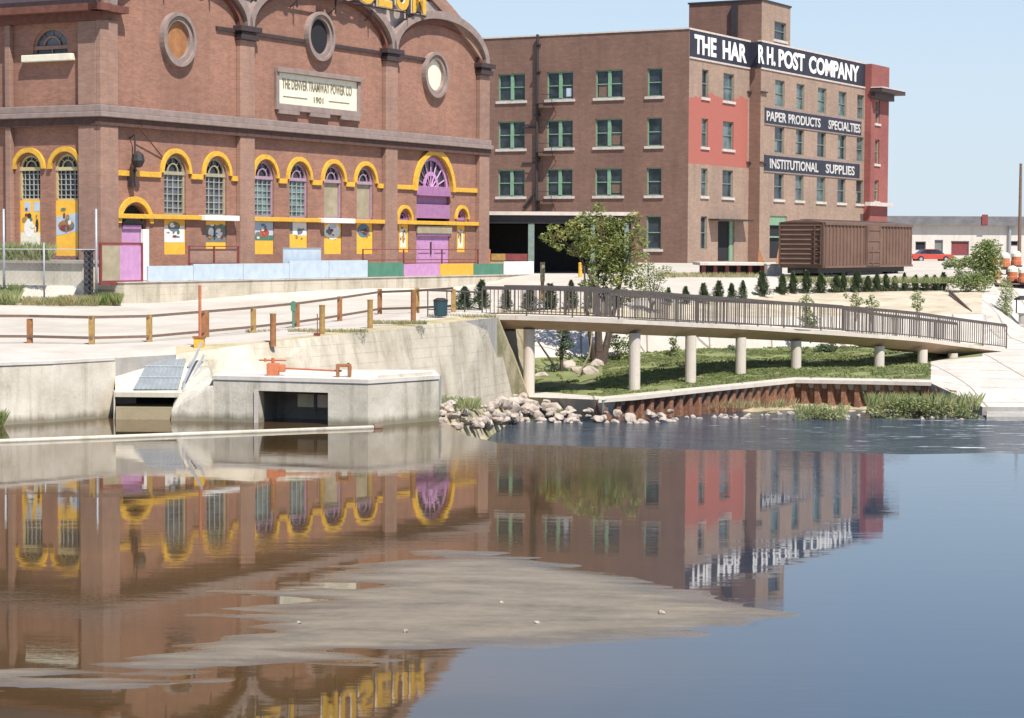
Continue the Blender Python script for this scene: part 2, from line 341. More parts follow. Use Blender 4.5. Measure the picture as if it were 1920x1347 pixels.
bn=nt.nodes.new('ShaderNodeBump'); bn.inputs['Distance'].default_value=.02; nt.links.new(math_(nt,'MULTIPLY',dry,.35),bn.inputs['Strength']); nt.links.new(f,bn.inputs['Height']); nt.links.new(bn.outputs[0],b.inputs['Normal']); M['silt']=m
def pdist(pt,poly):
    x,y=pt; ins=False; d=1e9; n=len(poly)
    for i in range(n):
        x0,y0=poly[i]; x1,y1=poly[(i+1)%n]
        if (y0>y)!=(y1>y) and x<(x1-x0)*(y-y0)/(y1-y0)+x0: ins=not ins
        dx,dy=x1-x0,y1-y0; t=max(0,min(1,((x-x0)*dx+(y-y0)*dy)/(dx*dx+dy*dy+1e-9)))
        d=min(d,math.hypot(x-x0-t*dx,y-y0-t*dy))
    return d if ins else -d
def bar(name,px,label,rough,edge,step=.14):
    poly=[tuple(P(x,y)[:2]) for x,y in px]
    x0,x1=min(p[0] for p in poly)-1.5,max(p[0] for p in poly)+1.5; y0,y1=min(p[1] for p in poly)-1.5,max(p[1] for p in poly)+1.5
    nx,ny=int((x1-x0)/step),int((y1-y0)/step); mb=MB(); idx={}; H={}
    for j in range(ny+1):
        for i in range(nx+1):
            x,y=x0+i*step,y0+j*step; d=pdist((x,y),poly)
            nn=mnoise.fractal(Vector((x*.3,y*1.2,3.1)),1,2,5); k=rough(x,y)
            d+=nn*k*1.3
            hh=max(-.14,min(.034,d*edge))+mnoise.noise(Vector((x*1.1,y*2.3,0)))*.006
            H[i,j]=hh; idx[i,j]=len(mb.v); mb.v.append((x,y,hh))
    for j in range(ny):
        for i in range(nx):
            if max(H[i,j],H[i+1,j],H[i,j+1],H[i+1,j+1])>-.004: mb.f.append((idx[i,j],idx[i+1,j],idx[i+1,j+1],idx[i,j+1])); mb.m.append(0)
    o=mb.build(name,M['silt'],smooth=True); tag(o,label,'sandbar',kind='structure'); return o
bar('sandbar',[(460,1165),(560,1110),(700,1062),(830,1034),(1000,1046),(1150,1078),(1300,1110),(1400,1136),(1500,1152),(1380,1176),(1200,1205),(1000,1215),(840,1219),(640,1236),(430,1258),(250,1246),(360,1205)],
    'flat grey silt bar breaking the surface in mid river',lambda x,y:  .3+1.7*max(0,min(1,(1-x)/8)),.020)
bar('mud_spit',[(-300,1262),(0,1268),(200,1256),(330,1232),(470,1215),(520,1232),(400,1262),(200,1288),(0,1294),(-300,1300)],'thin streaky mud spit just breaking the surface at lower left',lambda x,y:1.2,.02)
# ------------------------------------------------------------------ terrain loft  (px column: list of (distance, height))
def col(px,*l): return [PX(px,d,z) for d,z in l]
far=[(195,4.5),(330,4.7),(900,4.9),(4000,5.0)]
C=[]
C.append(('L',col(-2500,(68,2.0),(72,2.1),(80,2.3),(85,2.5),(94,2.8),(101,3.0),(106,3.15),(106.6,3.9),(195,4.4),(330,4.7),(900,4.9),(4000,5))))
C.append(('L',col(0,(71.8,2.0),(74,2.1),(82,2.3),(88,2.5),(96,2.8),(102,3.0),(106.4,3.15),(107,3.9),*far)))
C.append(('L',col(172,(74.6,2.0),(76,2.1),(79.6,2.3),(88,2.5),(96,2.8),(103,3.0),(107,3.1),(107.6,3.9),*far)))
C.append(('L',col(330,(76.4,2.1),(77.3,2.35),(82,2.4),(89,2.55),(97,2.8),(105,3.0),(110.3,3.05),(112,4.0),*far)))
C.append(('L',col(475,(77,2.45),(77.6,2.5),(85.7,2.5),(92,2.7),(100,2.85),(108,3.0),(115.8,3.05),(117.5,4.0),*far)))
C.append(('L',col(600,(79.8,2.59),(81,2.68),(91,2.7),(97,2.8),(104,2.9),(113,3.0),(121.2,3.05),(123,4.0),*far)))
C.append(('L',col(712,(83.4,2.70),(85,2.78),(97,2.9),(103,2.95),(110,3.0),(118,3.05),(126.8,3.05),(128.5,4.0),*far)))
def colQ(px,first,*rest): return [PXQ(px,d,z) for d,z in first]+[PX(px,d,z) for d,z in rest]
C.append(('L',col(850,(88.8,2.85),(90.3,3.0),(93.6,3.12),(96,3.1),(99,3.05),(104,2.89),(134.6,3.2),(137,4.05),*far)))
C.append(('L',col(932,(93.4,2.90),(96,2.90),(98.5,2.86),(102,2.82),(107,2.76),(112,2.70),(139.5,3.6),(142,4.07),*far)))
C.append(('R',colQ(992,((77.2,.6),(79,.7),(83.5,.95),(87,1.5),(90,2.7)),(118,2.52),(139,3.8),(144,4.07),*far)))
C.append(('R',colQ(1130,((73.9,.75),(75.1,.78),(83,1.0),(89,1.5),(89.8,2.7)),(118,2.69),(139,4.0),(144,4.1),*far)))
C.append(('R',colQ(1310,((77,.9),(78.2,.93),(86,1.2),(93,1.6),(93.7,2.9)),(124.5,2.75),(139,4.0),(144,4.1),*far)))
C.append(('R',colQ(1490,((81.3,1.0),(82.7,1.03),(89,1.25),(95,1.6),(95.7,2.9)),(136.5,3.08),(139.3,4.0),(144,4.1),*far)))
C.append(('R',colQ(1745,((79.3,1.05),(80.8,1.08),(90,1.3),(97,1.6),(97.7,3.0)),(139.7,3.27),(142.5,4.0),(146,4.1),*far)))
C.append(('P',colQ(1842,((77.4,.32),(80,.75),(90,1.5),(97,1.7),(97.8,3.0)),(139.7,3.27),(142.5,4.0),(146,4.1),*far)))
C.append(('P',colQ(1925,((77.4,.32),(80,.75),(91,1.5),(99,2.0),(106,2.4)),(141,3.4),(144,4.0),(147,4.1),*far)))
C.append(('P',colQ(6500,((77.4,.32),(80,.75),(91,1.5),(99,2.0),(106,2.4)),(141,3.4),(144,4.0),(147,4.1),*far)))
for _,c in C:
    c.insert(0,Vector((c[0].x,c[0].y+(1.4 if _=='R' else .15),-1.2 if c[0].z>1.9 and _=='L' and c[0].y<80 else -3.2)))
# rows: 0 skirt,1 A,2 B,3 C,4 D,5 E,6 F,7 G,8 H,9.. far
def loft(name,rows,cols,mat,label,cat,sub=4,amp=.02,edgekeep=True):
    mb=MB()
    for r in range(*rows):
        for c in range(*cols):
            a,b_,c_,d=C[c][1][r],C[c+1][1][r],C[c+1][1][r+1],C[c][1][r+1]
            n=sub if (c_-b_).length<60 else 1
            g={}
            for i in range(n+1):
                for j in range(n+1):
                    s,t=i/n,j/n; p=(a*(1-s)+b_*s)*(1-t)+(d*(1-s)+c_*s)*t
                    if 0<i<n and 0<j<n: p=p+Vector((0,0,mnoise.noise(p*.8)*amp*2))
                    g[i,j]=p
            for i in range(n):
                for j in range(n): mb.q(g[i,j],g[i+1,j],g[i+1,j+1],g[i,j+1])
    o=mb.build(name,mat); return tag(o,label,cat,kind='structure')
nc=len(C)-1
loft('ground',(8,12),(0,nc),M['gravel'],'pale dusty yard between and beyond the brick buildings','ground',1)
loft('gravel_yard',(6,8),(0,nc),M['gravel'],'pale gravel yard below the low retaining wall','ground',6,.02)
loft('gravel_slope',(3,6),(0,8),M['gravel'],'pale gravel slope behind the post and rail fence','ground',6,.03)
loft('footpath',(2,3),(0,8),M['path'],'pale gravel path between bollards and fence','path',6,.01)
loft('bank_verge',(1,2),(3,8),M['verge'],'narrow strip of dry grass above the battered wall','ground',6,.01)
loft('river_terrace',(1,2),(0,3),M['path'],'pale dusty terrace above the left river wall','ground',6,.02)
loft('abutment_bank',(0,6),(8,9),M['dirt'],'steep earth bank beside the bridge abutment','bank',6,.05)
loft('riverside_walk',(1,2),(9,13),M['paving'],'white concrete walk along the sheet piling under the bridge','path',4,0)
loft('lawn',(2,4),(9,13),M['grass'],'green lawn sloping up behind the riverside walk','lawn',10,.08)
loft('terrace_wall_bank',(4,5),(9,14),M['paving'],'white concrete terrace face behind the lawn','bank',3,0)
loft('sandy_bank',(5,6),(9,14),M['sand'],'sandy planted bank below the row of small evergreens','bank',8,.05)
loft('plaza',(1,3),(13,16),M['paving'],'bright concrete plaza sloping into the river at right','plaza',4,0)
loft('plaza_upper',(3,6),(14,16),M['paving'],'bright upper plaza paving at right edge','plaza',4,0)
loft('plaza_edge_bank',(3,4),(13,14),M['grass'],'grass edge where lawn meets the plaza','lawn',4,0)
loft('bank_toe',(0,1),(9,16),M['concgrey'],'grey concrete toe of the right bank','bank',2,0)
loft('left_bank_toe',(0,1),(0,8),M['concgrey'],'concrete toe below the left terrace','bank',2,0)
# lower ledge of the plaza at the water
mb=MB(); mb.hull([PXQ(px,d,z) for px in (1850,6500) for d,z in ((75.2,-.6),(75.2,.14),(77.5,-.6),(77.5,.16))])
tag(mb.build('river_ledge',M['concgrey']),'low grey ledge at the foot of the plaza','bank',kind='structure')
# ------------------------------------------------------------------ facade frames
def FM(u,z,n=0): return Vector((u,-n,z))      # long river facade
def FN(u,z,n=0): return Vector((-n,u,z))      # facade turning away to the left
class Bld:
    def __init__(s,x,y,a): s.o=Vector((x,y,0)); s.m=Vector((math.cos(a),math.sin(a),0)); s.n=Vector((-math.sin(a),math.cos(a),0)); s.a=a
    def hit(s,face,px,py,n=0):
        d=ray(px,py); c=Vector((0,0,CZ))
        if face=='M': nor,al=-s.n,s.m
        else: nor,al=-s.m,s.n
        o=s.o+nor*n; t=(o-c).dot(nor)/d.dot(nor); p=c+d*t
        return (p-o).dot(al),p.z
    def u(s,face,px,py,n=0): return s.hit(face,px,py,n)[0]
def wall(mb,F,u0,u1,z0,z1,holes,depth=.3):
    us=sorted({u0,u1}|{h[0] for h in holes}|{h[1] for h in holes}); zs=sorted({z0,z1}|{h[2] for h in holes}|{h[3] for h in holes})
    us=[u for u in us if u0<=u<=u1]; zs=[z for z in zs if z0<=z<=z1]
    for i in range(len(us)-1):
        for j in range(len(zs)-1):
            cu_,cz_=(us[i]+us[i+1])/2,(zs[j]+zs[j+1])/2
            if any(h[0]<cu_<h[1] and h[2]<cz_<h[3] for h in holes): continue
            mb.q(F(us[i],zs[j]),F(us[i+1],zs[j]),F(us[i+1],zs[j+1]),F(us[i],zs[j+1]))
    for h in holes:
        a,b_,lo,hi=h[:4]; out=outline(h)
        if len(h)>4:   # arched: fill the spandrels
            n=len(out)-2; arc=out[2:]  # starts right spring ... left spring
            k=len(arc)//2
            for i in range(len(arc)-1):
                p,q=arc[i],arc[i+1]; mid=(p[0]+q[0])/2; cu2=(a+b_)/2
                mb.q(F(p[0],p[1]),F(p[0],hi),F(q[0],hi),F(q[0],q[1]))
        for i in range(len(out)):
            p,q=out[i],out[(i+1)%len(out)]; mb.q(F(p[0],p[1],0),F(q[0],q[1],0),F(q[0],q[1],-depth),F(p[0],p[1],-depth))
def outline(h,ins=0,n=14):
    a,b_,lo,hi=h[0]+ins,h[1]-ins,h[2]+ins,h[3]-ins
    if len(h)<=4: return [(a,lo),(b_,lo),(b_,hi),(a,hi)]
    sp=h[4]; cu_=(a+b_)/2; ru=(b_-a)/2; rz=hi-sp
    return [(a,lo),(b_,lo)]+[(cu_+ru*math.cos(math.pi*i/n),sp+rz*math.sin(math.pi*i/n)) for i in range(n+1)]
def arcband(mb,F,cu_,sp,r0u,r0z,r1u,r1z,n0,n1,a0=0,a1=math.pi,n=18):
    def pt(ru,rz,w,k): return F(cu_+ru*math.cos(w),sp+rz*math.sin(w),k)
    for i in range(n):
        w,v=a0+(a1-a0)*i/n,a0+(a1-a0)*(i+1)/n
        mb.q(pt(r0u,r0z,w,n1),pt(r1u,r1z,w,n1),pt(r1u,r1z,v,n1),pt(r0u,r0z,v,n1))
        mb.q(pt(r0u,r0z,w,n0),pt(r0u,r0z,w,n1),pt(r0u,r0z,v,n1),pt(r0u,r0z,v,n0))
        mb.q(pt(r1u,r1z,w,n0),pt(r1u,r1z,w,n1),pt(r1u,r1z,v,n1),pt(r1u,r1z,v,n0))
    for w in (a0,a1):
        if a1-a0<6: mb.q(pt(r0u,r0z,w,n0),pt(r0u,r0z,w,n1),pt(r1u,r1z,w,n1),pt(r1u,r1z,w,n0))
def text(body,name,mat,parent,pos,w,h,rot,ext=.02,bold=.0):
    """lettering as a mesh fitted to w x h; pos = lower left corner in the parent's frame; rot = rotation about z of the facade in that frame"""
    cv=bpy.data.curves.new(name,'FONT'); cv.body=body; cv.extrude=.02; cv.offset=bold; cv.resolution_u=3
    t=bpy.data.objects.new(name,cv); COL.objects.link(t); dg=bpy.context.evaluated_depsgraph_get(); dg.update()
    me=bpy.data.meshes.new_from_object(t.evaluated_get(dg)); bpy.data.objects.remove(t); bpy.data.curves.remove(cv)
    xs=[v.co.x for v in me.vertices]; ys=[v.co.y for v in me.vertices]; x0,x1,y0,y1=min(xs),max(xs),min(ys),max(ys)
    rm=Matrix.Rotation(rot,3,'Z')
    for v in me.vertices:
        l=Vector(((v.co.x-x0)/(x1-x0)*w,-(v.co.z/.02)*ext,(v.co.y-y0)/(y1-y0)*h)); v.co=rm@l+Vector(pos)
    me.materials.clear(); me.materials.append(mat)
    o=bpy.data.objects.new(name,me); COL.objects.link(o); o.parent=parent; return o
# ================================================================== POWERHOUSE
H=Bld(-20.7535,109.4372,1.0749)
ph=thing('powerhouse','big red brick hall with yellow arches, oval windows and lilac door','building',(H.o.x,H.o.y,0),H.a)
UM=H.u('M',909,300); LN=26.0; EAVE=17.7
def pu(px,py=400): return H.u('M',px,py)
def pn(px,py=400): return H.u('N',px,py)
Z_S,Z_T,Z_WB,Z_AT=9.72,7.42,5.44,10.64
wins=[(308,349),(386,425),(478,514),(543,577),(608,641),(669,700)]
holes=[]
for a,b_ in wins: holes.append((pu(a),pu(b_),Z_WB,Z_AT,Z_S))
d1=(pu(228),pu(275),4.1,H.hit('M',251,384)[1]); d1=d1[:4]+(d1[3]-.95,); holes.append(d1)
gd=(pu(781),pu(843),4.1,H.hit('M',815,295)[1]); gd=gd[:4]+(gd[3]-(gd[1]-gd[0])/2*1.05,); holes.append(gd)
sw=[(748,767),(857,873)]; swh=[]
for a,b_ in sw:
    h=(pu(a),pu(b_),5.55,H.hit('M',(a+b_)/2,395)[1]); h=h+(h[3]-(h[1]-h[0])/2,); swh.append(h); holes.append(h)
nw=[(36,76,291),(103,146,289)]; nh=[]
for a,b_,t in nw:
    h=(pn(b_),pn(a),H.hit('N',(a+b_)/2,480)[1],H.hit('N',(a+b_)/2,t)[1]); h=h+(h[3]-(h[1]-h[0])/2,); nh.append(h)
hu=(pn(127,100),pn(62,100),H.hit('N',95,103)[1],H.hit('N',95,52)[1]); hu=hu+(hu[3]-1.0,)
mb=MB()
wall(mb,FM,0,UM,3.2,EAVE,[h for h in holes])
wall(mb,FN,0,LN,3.2,EAVE,nh+[hu])
mb.q(FM(UM,3.2),FM(UM,EAVE),FM(UM,EAVE,-30),FM(UM,3.2,-30)); mb.q(FN(LN,3.2),FN(LN,EAVE),FN(LN,EAVE,-UM),FN(LN,3.2,-UM))
RA=H.hit('M',835,12); RB=H.hit('M',750,-67)
slope=(RB[1]-EAVE)/(UM-RB[0]); pk=EAVE+slope*UM/2*.86
gab=[(UM,EAVE),(UM,EAVE+.25)]+[(UM-(UM/2)*t,EAVE+.25+(pk-EAVE)*(t**.82)) for t in [i/8 for i in range(1,9)]]
gab+= [(UM-p[0],p[1]) for p in reversed(gab[:-1])]
for i in range(len(gab)//2):
    j=len(gab)-1-i
    if j-1>i: mb.q(FM(gab[i][0],gab[i][1],0),FM(gab[i+1][0],gab[i+1][1],0),FM(gab[j-1][0],gab[j-1][1],0),FM(gab[j][0],gab[j][1],0))
mb.build('wall',M['brickM'],ph)
# roof following the gable, rising from the eaves
mb=MB()
for i in range(1,len(gab)-2):
    p,q=gab[i],gab[i+1]
    for lo,hi in ((0,.35),):
        A=[FM(p[0],p[1]+lo,.12),FM(q[0],q[1]+lo,.12),FM(q[0],q[1]+lo,-LN),FM(p[0],p[1]+lo,-LN)]
        mb.hull(A+[a+Vector((0,0,hi)) for a in A])
mb.build('roof',M['darktrim'],ph)
mb=MB()
for i in range(1,len(gab)-2):
    p,q=gab[i],gab[i+1]
    A=[FM(p[0],p[1]-.45,.3),FM(q[0],q[1]-.45,.3),FM(q[0],q[1]-.45,-.2),FM(p[0],p[1]-.45,-.2)]
    mb.hull(A+[a+Vector((0,0,.95)) for a in A])
mb.build('gable_coping',M['brickP'],ph)
# left eaves
mb=MB(); mb.fbox(FN,-.5,LN,EAVE-.55,EAVE-.1,0,.35); mb.fbox(FN,-.8,LN,EAVE-.1,EAVE+.25,0,.9); mb.fbox(FM,-.9,1.6,EAVE-.1,EAVE+.25,0,.6); mb.build('eaves',M['rust'],ph)
# belt course
mb=MB(); mb.fbox(FM,-.5,UM+.3,12.34,12.60,0,.52); mb.fbox(FM,-.4,UM+.2,12.60,12.95,0,.40); mb.fbox(FN,.001,LN,12.34,12.60,0,.52); mb.fbox(FN,.001,LN,12.60,12.95,0,.40)
mb.build('belt_course',M['stone'],ph,bev=.03)
mb=MB(); mb.fbox(FM,-.4,UM+.2,11.92,12.338,0,.36); mb.fbox(FN,.001,LN,11.92,12.338,0,.36); mb.build('belt_shade_moulding',M['beltshade'],ph)  # dark strip added under the belt; its shadow is put into the colour
# pilasters with caps
pil=[(186,214),(443,470),(716,738),(892,909)]; pus=[(max(-.12,pu(a)),pu(b_)) for a,b_ in pil]; pus[0]=(-.3,pus[0][1]); pus[3]=(pus[3][0],UM+.12)
for i,(a,b_) in enumerate(pus):
    mb=MB(); mb.fbox(FM,a,b_,3.2,11.92,0,.3); mb.fbox(FM,a,b_,12.95,17.2,0,.3); mb.build('pilaster',M['brickP'],ph,bev=.03)
    mb=MB(); mb.fbox(FM,a-.15,b_+.15,17.2,17.5,0,.5); mb.fbox(FM,a-.3,b_+.3,17.65,17.95,0,.6); mb.fbox(FM,a,b_,17.5,17.65,0,.42)
    if i: mb.build('pilaster_cap',M['darktrim'],ph,bev=.03)
for a,b_ in ((-.3,pn(153,150)),(pn(26,150),pn(16,150))):
    mb=MB(); mb.fbox(FN,a if a>0 else .001,b_,3.2,11.92,0,.3); mb.fbox(FN,a if a>0 else .001,b_,12.95,EAVE-.56,0,.3); mb.build('pilaster',M['brickP'],ph,bev=.03)
# blind arches above the caps
arcs=[((pus[0][1]+pus[1][0])/2,(pus[1][0]-pus[0][1])/2),((pus[1][1]+pus[2][0])/2,(pus[2][0]-pus[1][1])/2),((pus[2][1]+pus[3][0])/2,(pus[3][0]-pus[2][1])/2)]
ap3=H.hit('M',813,47)[1]-17.95
for i,(c_,r_) in enumerate(arcs):
    rz=ap3*(r_/arcs[2][1])**.8
    mb=MB(); arcband(mb,FM,c_,17.95,r_,rz,r_+.35,rz+.35,0,.28,n=28); mb.build('arch_moulding',M['rust'],ph)
    mb=MB(); arcband(mb,FM,c_,17.95,r_+.36,rz+.36,r_+.85,rz+.85,0,.55,n=28); mb.build('arch_moulding',M['stone'],ph)
    arcs[i]=(c_,r_,rz)
# pale render between the arches
for (c0,r0,z0_),(c1,r1,z1_),(pa,pb) in ((arcs[0],arcs[1],pus[1]),(arcs[1],arcs[2],pus[2])):
    cc=(pa+pb)/2; mb=MB(); K=8
    Lp=[];Rp=[]
    for k in range(K+1):
        h=17.96+k*.42
        s0=min(1,(h-17.95)/(z0_+.6)); Lp.append((c0+(r0+.6)*math.sqrt(max(0,1-s0*s0)),h))
        s1=min(1,(h-17.95)/(z1_+.6)); Rp.append((c1-(r1+.6)*math.sqrt(max(0,1-s1*s1)),h))
    for k in range(K):
        mb.q(FM(*Lp[k],.12),FM(*Rp[k],.12),FM(*Rp[k+1],.12),FM(*Lp[k+1],.12))
    mb.build('spandrel',M['stucco'],ph)
# oval (round) windows
def oculus(px,py,ro,ri,fill,dark=0):
    u,z=H.hit('M',px,py); mb=MB()
    arcband(mb,FM,u,z,ri,ri,ri+(ro-ri)*.55,ri+(ro-ri)*.55,0,.22,0,2*math.pi,36); arcband(mb,FM,u,z,ri+(ro-ri)*.57,ri+(ro-ri)*.57,ro,ro,0,.34,0,2*math.pi,36)
    w=mb.build('round_window',M['stone'],ph)
    mb=MB(); mb.q(*[FM(u+ri*math.cos(k*math.pi/14),z+ri*math.sin(k*math.pi/14),.015) for k in range(28)]); mb.build('infill',fill,w)
oculus(329,75,1.42,.98,M['wood']); oculus(595,69,1.42,1.02,M['black']); oculus(812,141,1.45,1.0,M['cream'])
# plaque
a,zt=H.hit('M',514,127); b_,zb=H.hit('M',672,222); zt=(H.hit('M',514,127)[1]+H.hit('M',672,145)[1])/2; zb=(H.hit('M',514,205)[1]+H.hit('M',672,222)[1])/2
mb=MB(); w=.28
mb.fbox(FM,a,b_,zt-w,zt,0,.3); mb.fbox(FM,a,b_,zb,zb+w*1.3,0,.22); mb.fbox(FM,a,a+w,zb+w*1.3,zt-w,0,.18); mb.fbox(FM,b_-w,b_,zb+w*1.3,zt-w,0,.18)
for t in (.02,.38,.75): mb.fbox(FM,a+(b_-a)*t,a+(b_-a)*(t+.23),zb-.22,zb,0,.25)
plq=mb.build('name_plaque',M['stone'],ph,bev=.02)
mb=MB(); mb.fbox(FM,a+w,b_-w,zb+w*1.3,zt-w,0,.06); mb.build('panel',M['cream'],plq)
ww=b_-a-2*w; hh=zt-zb-2.3*w; z0_=zb+w*1.3
def ptxt(s,x,z,w_,h_,bold=.01,m='letterdark',par=None,nm='lettering'): return text(s,nm,M[m],par or plq,(x,-.075,z),w_,h_,0,.012,bold)
ptxt('THE DENVER TRAMWAY POWER CO',a+w+ww*.05,z0_+hh*.50,ww*.88,hh*.32)
ptxt('1901',a+w+ww*.44,z0_+hh*.14,ww*.12,hh*.2)
mb=MB(); mb.fbox(FM,a+w+ww*.06,a+w+ww*.36,z0_+hh*.22,z0_+hh*.26,.061,.07); mb.build('rule_line',M['letterdark'],plq); mb=MB(); mb.fbox(FM,a+w+ww*.63,a+w+ww*.9,z0_+hh*.22,z0_+hh*.26,.061,.07); mb.build('rule_line',M['letterdark'],plq)
# iron band
za=H.hit('M',575,82)[1]
mb=MB(); mb.fbox(FM,pu(404,60),pus[1][0]-.2,za,za+.2,0,.12); mb.fbox(FM,pus[1][1]+.2,pu(578,80),za,za+.2,0,.12); mb.fbox(FM,pu(614,85),pus[2][0]-.2,za,za+.2,0,.12); mb.fbox(FM,pus[2][1]+.2,pu(797,117),za,za+.2,0,.12); mb.build('iron_band',M['darktrim'],ph)
# windows
def hood(h,F,par,ro=.38,mat='yellow',pr=.14,spoff=0):
    c_=(h[0]+h[1])/2; r_=(h[1]-h[0])/2; rz=h[3]-h[4]; mb=MB(); arcband(mb,F,c_,h[4]+spoff,r_+.15,rz+.13-spoff,r_+ro,rz+ro-spoff,0,pr); mb.build('hood_moulding',M[mat],par)
def archwin(h,F,par,frame,pane,fan,zsplit,sill=None,bars=(4,6)):
    """arched opening: sash with panes from zsplit to the spring, fanlight above"""
    a,b_,lo,hi,sp=h; d=-.18; mb=MB(); t=.07
    mb.fbox(F,a,a+t*1.6,zsplit,sp,d-.04,d+.06); mb.fbox(F,b_-t*1.6,b_,zsplit,sp,d-.04,d+.06); mb.fbox(F,a,b_,sp-.09,sp+.09,d-.04,d+.1); mb.fbox(F,a,b_,zsplit,zsplit+.1,d-.04,d+.06)
    fm=mb; mb=MB()
    for i in range(1,bars[0]): u=a+(b_-a)*i/bars[0]; mb.fbox(F,u-.022,u+.022,zsplit+.1,sp-.09,d-.02,d+.03)
    for j in range(1,bars[1]): z=zsplit+(sp-zsplit)*j/bars[1]; mb.fbox(F,a+.1,b_-.1,z-.018,z+.018,d-.015,d+.028)
    mun=mb; mb=fm
    r_=(b_-a)/2; arcband(mb,F,(a+b_)/2,sp+.09,r_-.13,hi-sp-.2,r_,hi-sp-.07,d-.04,d+.06,n=14)
    arcband(mb,F,(a+b_)/2,sp+.09,r_*.42,(hi-sp)*.42,r_*.5,(hi-sp)*.5,d-.03,d+.04,n=10)
    for w in (.25,.5,.75):
        w*=math.pi; c_=(a+b_)/2; p0=F(c_+r_*.45*math.cos(w),sp+.09+r_*.45*math.sin(w),d); p1=F(c_+r_*.9*math.cos(w),sp+.09+r_*.88*math.sin(w),d); mb.tube(p0,p1,.025,4)
    w_=mb.build('window',frame,par)
    if mun.v: mun.build('muntins',M['muntin'],w_)
    mb=MB(); mb.q(F(a,zsplit,d-.05),F(b_,zsplit,d-.05),F(b_,sp,d-.05),F(a,sp,d-.05)); mb.build('pane',pane,w_)
    mb=MB(); mb.q(*[F(u,z,d-.06) for u,z in outline((a,b_,sp,hi,sp))[2:]]); mb.build('fanlight',fan,w_)
    return w_
def blob(mb,F,u,z,ru,rz,n,k=12): mb.q(*[F(u+ru*math.cos(i*2*math.pi/k),z+rz*math.sin(i*2*math.pi/k),n) for i in range(k)])
def poster(h,F,par,zt,kind,d=-.06):
    a,b_,lo=h[0],h[1],h[2]; mb=MB(); mb.fbox(F,a+.02,b_-.02,lo,zt,d-.05,d); bd=mb.build('poster_board',M['yellowboard'],par)
    w_=b_-a; hh=zt-lo; L={}
    for q_ in range(7):
        mt=_pr.choice(('steelgrey','bluegrey','wood','cream','maroon','green','ochrewood')); mb=MB(); x_=a+w_*_pr.uniform(.2,.8); z_=lo+hh*_pr.uniform(.45,.85)
        blob(mb,F,x_,z_,w_*_pr.uniform(.03,.12),hh*_pr.uniform(.015,.06),d+.02+.002*q_,7); mb.build('picture_detail',M[mt],bd)
    def lay(c,f):
        mb=MB(); f(mb); mb.build('picture',c,bd)
    n1,n2,n3=d+.006,d+.012,d+.018
    cu_=(a+b_)/2
    W_,S_,G_=M['white'],M['cream'],M['glassgrey']
    if kind==0:
        lay(W_,lambda m:m.fbox(F,a+.05,b_-.1,lo+hh*.33,lo+hh*.78,d+.001,n1)); lay(M['steelgrey'],lambda m:blob(m,F,cu_-.05,lo+hh*.76,w_*.28,hh*.14,n2)); lay(W_,lambda m:blob(m,F,cu_-.2,lo+hh*.8,w_*.13,hh*.07,n3))
    elif kind==1:
        lay(M['steelgrey'],lambda m:m.fbox(F,a+.03,b_-.03,lo+hh*.34,lo+hh*.82,d+.001,n1)); lay(W_,lambda m:(blob(m,F,cu_-w_*.22,lo+hh*.62,w_*.14,hh*.13,n2),blob(m,F,cu_+w_*.16,lo+hh*.6,w_*.17,hh*.13,n2))); lay(M['teal'],lambda m:m.fbox(F,cu_-w_*.1,cu_-w_*.02,lo+hh*.42,lo+hh*.84,n2,n3))
    elif kind==2:
        lay(M['blue'],lambda m:m.fbox(F,a+.03,b_-.03,lo+hh*.55,lo+hh*.97,d+.001,n1)); lay(M['green'],lambda m:m.fbox(F,a+.03,b_-.03,lo+hh*.40,lo+hh*.55,d+.001,n1)); lay(M['carred'],lambda m:blob(m,F,cu_+.05,lo+hh*.62,w_*.25,hh*.13,n2)); lay(M['steelgrey'],lambda m:blob(m,F,cu_-w_*.3,lo+hh*.55,w_*.17,hh*.1,n3))
    elif kind==3:
        lay(W_,lambda m:m.fbox(F,a+.4,b_-.05,lo+hh*.56,lo+hh*.96,d+.001,n1)); lay(M['steelgrey'],lambda m:(blob(m,F,cu_+.2,lo+hh*.68,w_*.16,hh*.09,n2),m.fbox(F,a+.1,a+.38,lo+hh*.6,lo+hh*.95,d+.001,n1)))
    elif kind==4:
        lay(W_,lambda m:blob(m,F,cu_,lo+hh*.7,w_*.46,hh*.26,n1)); lay(M['blue'],lambda m:blob(m,F,cu_+.1,lo+hh*.86,w_*.2,hh*.08,n2)); lay(M['steelgrey'],lambda m:blob(m,F,cu_-w_*.15,lo+hh*.68,w_*.13,hh*.1,n2))
    elif kind==5:
        lay(M['bluegrey'],lambda m:blob(m,F,cu_-.1,lo+hh*.73,w_*.38,hh*.22,n1)); lay(M['teal'],lambda m:blob(m,F,cu_+.05,lo+hh*.7,w_*.18,hh*.1,n2))
    elif kind==6:
        lay(M['cream'],lambda m:m.fbox(F,a+.25,b_-.25,lo+hh*.15,lo+hh*.8,d+.001,n1)); lay(M['ochrewood'],lambda m:blob(m,F,cu_,lo+hh*.5,w_*.12,hh*.2,n2))
    elif kind==99: pass
    elif kind==7:   # figure in a white dress
        lay(M['cream'],lambda m:m.fbox(F,a+.03,b_-.03,lo+.02,lo+hh*.42,d+.001,n1)); lay(W_,lambda m:blob(m,F,cu_+.1,lo+hh*.5,w_*.24,hh*.17,n2)); lay(M['steel'],lambda m:(blob(m,F,cu_+.08,lo+hh*.72,w_*.1,hh*.05,n2),blob(m,F,cu_-w_*.3,lo+hh*.55,w_*.07,hh*.12,n2))); lay(M['blue'],lambda m:(m.fbox(F,a+.1,a+.5,lo+hh*.8,lo+hh*.97,d+.001,n1),m.fbox(F,b_-.7,b_-.3,lo+hh*.8,lo+hh*.97,d+.001,n1)))
    elif kind==8:
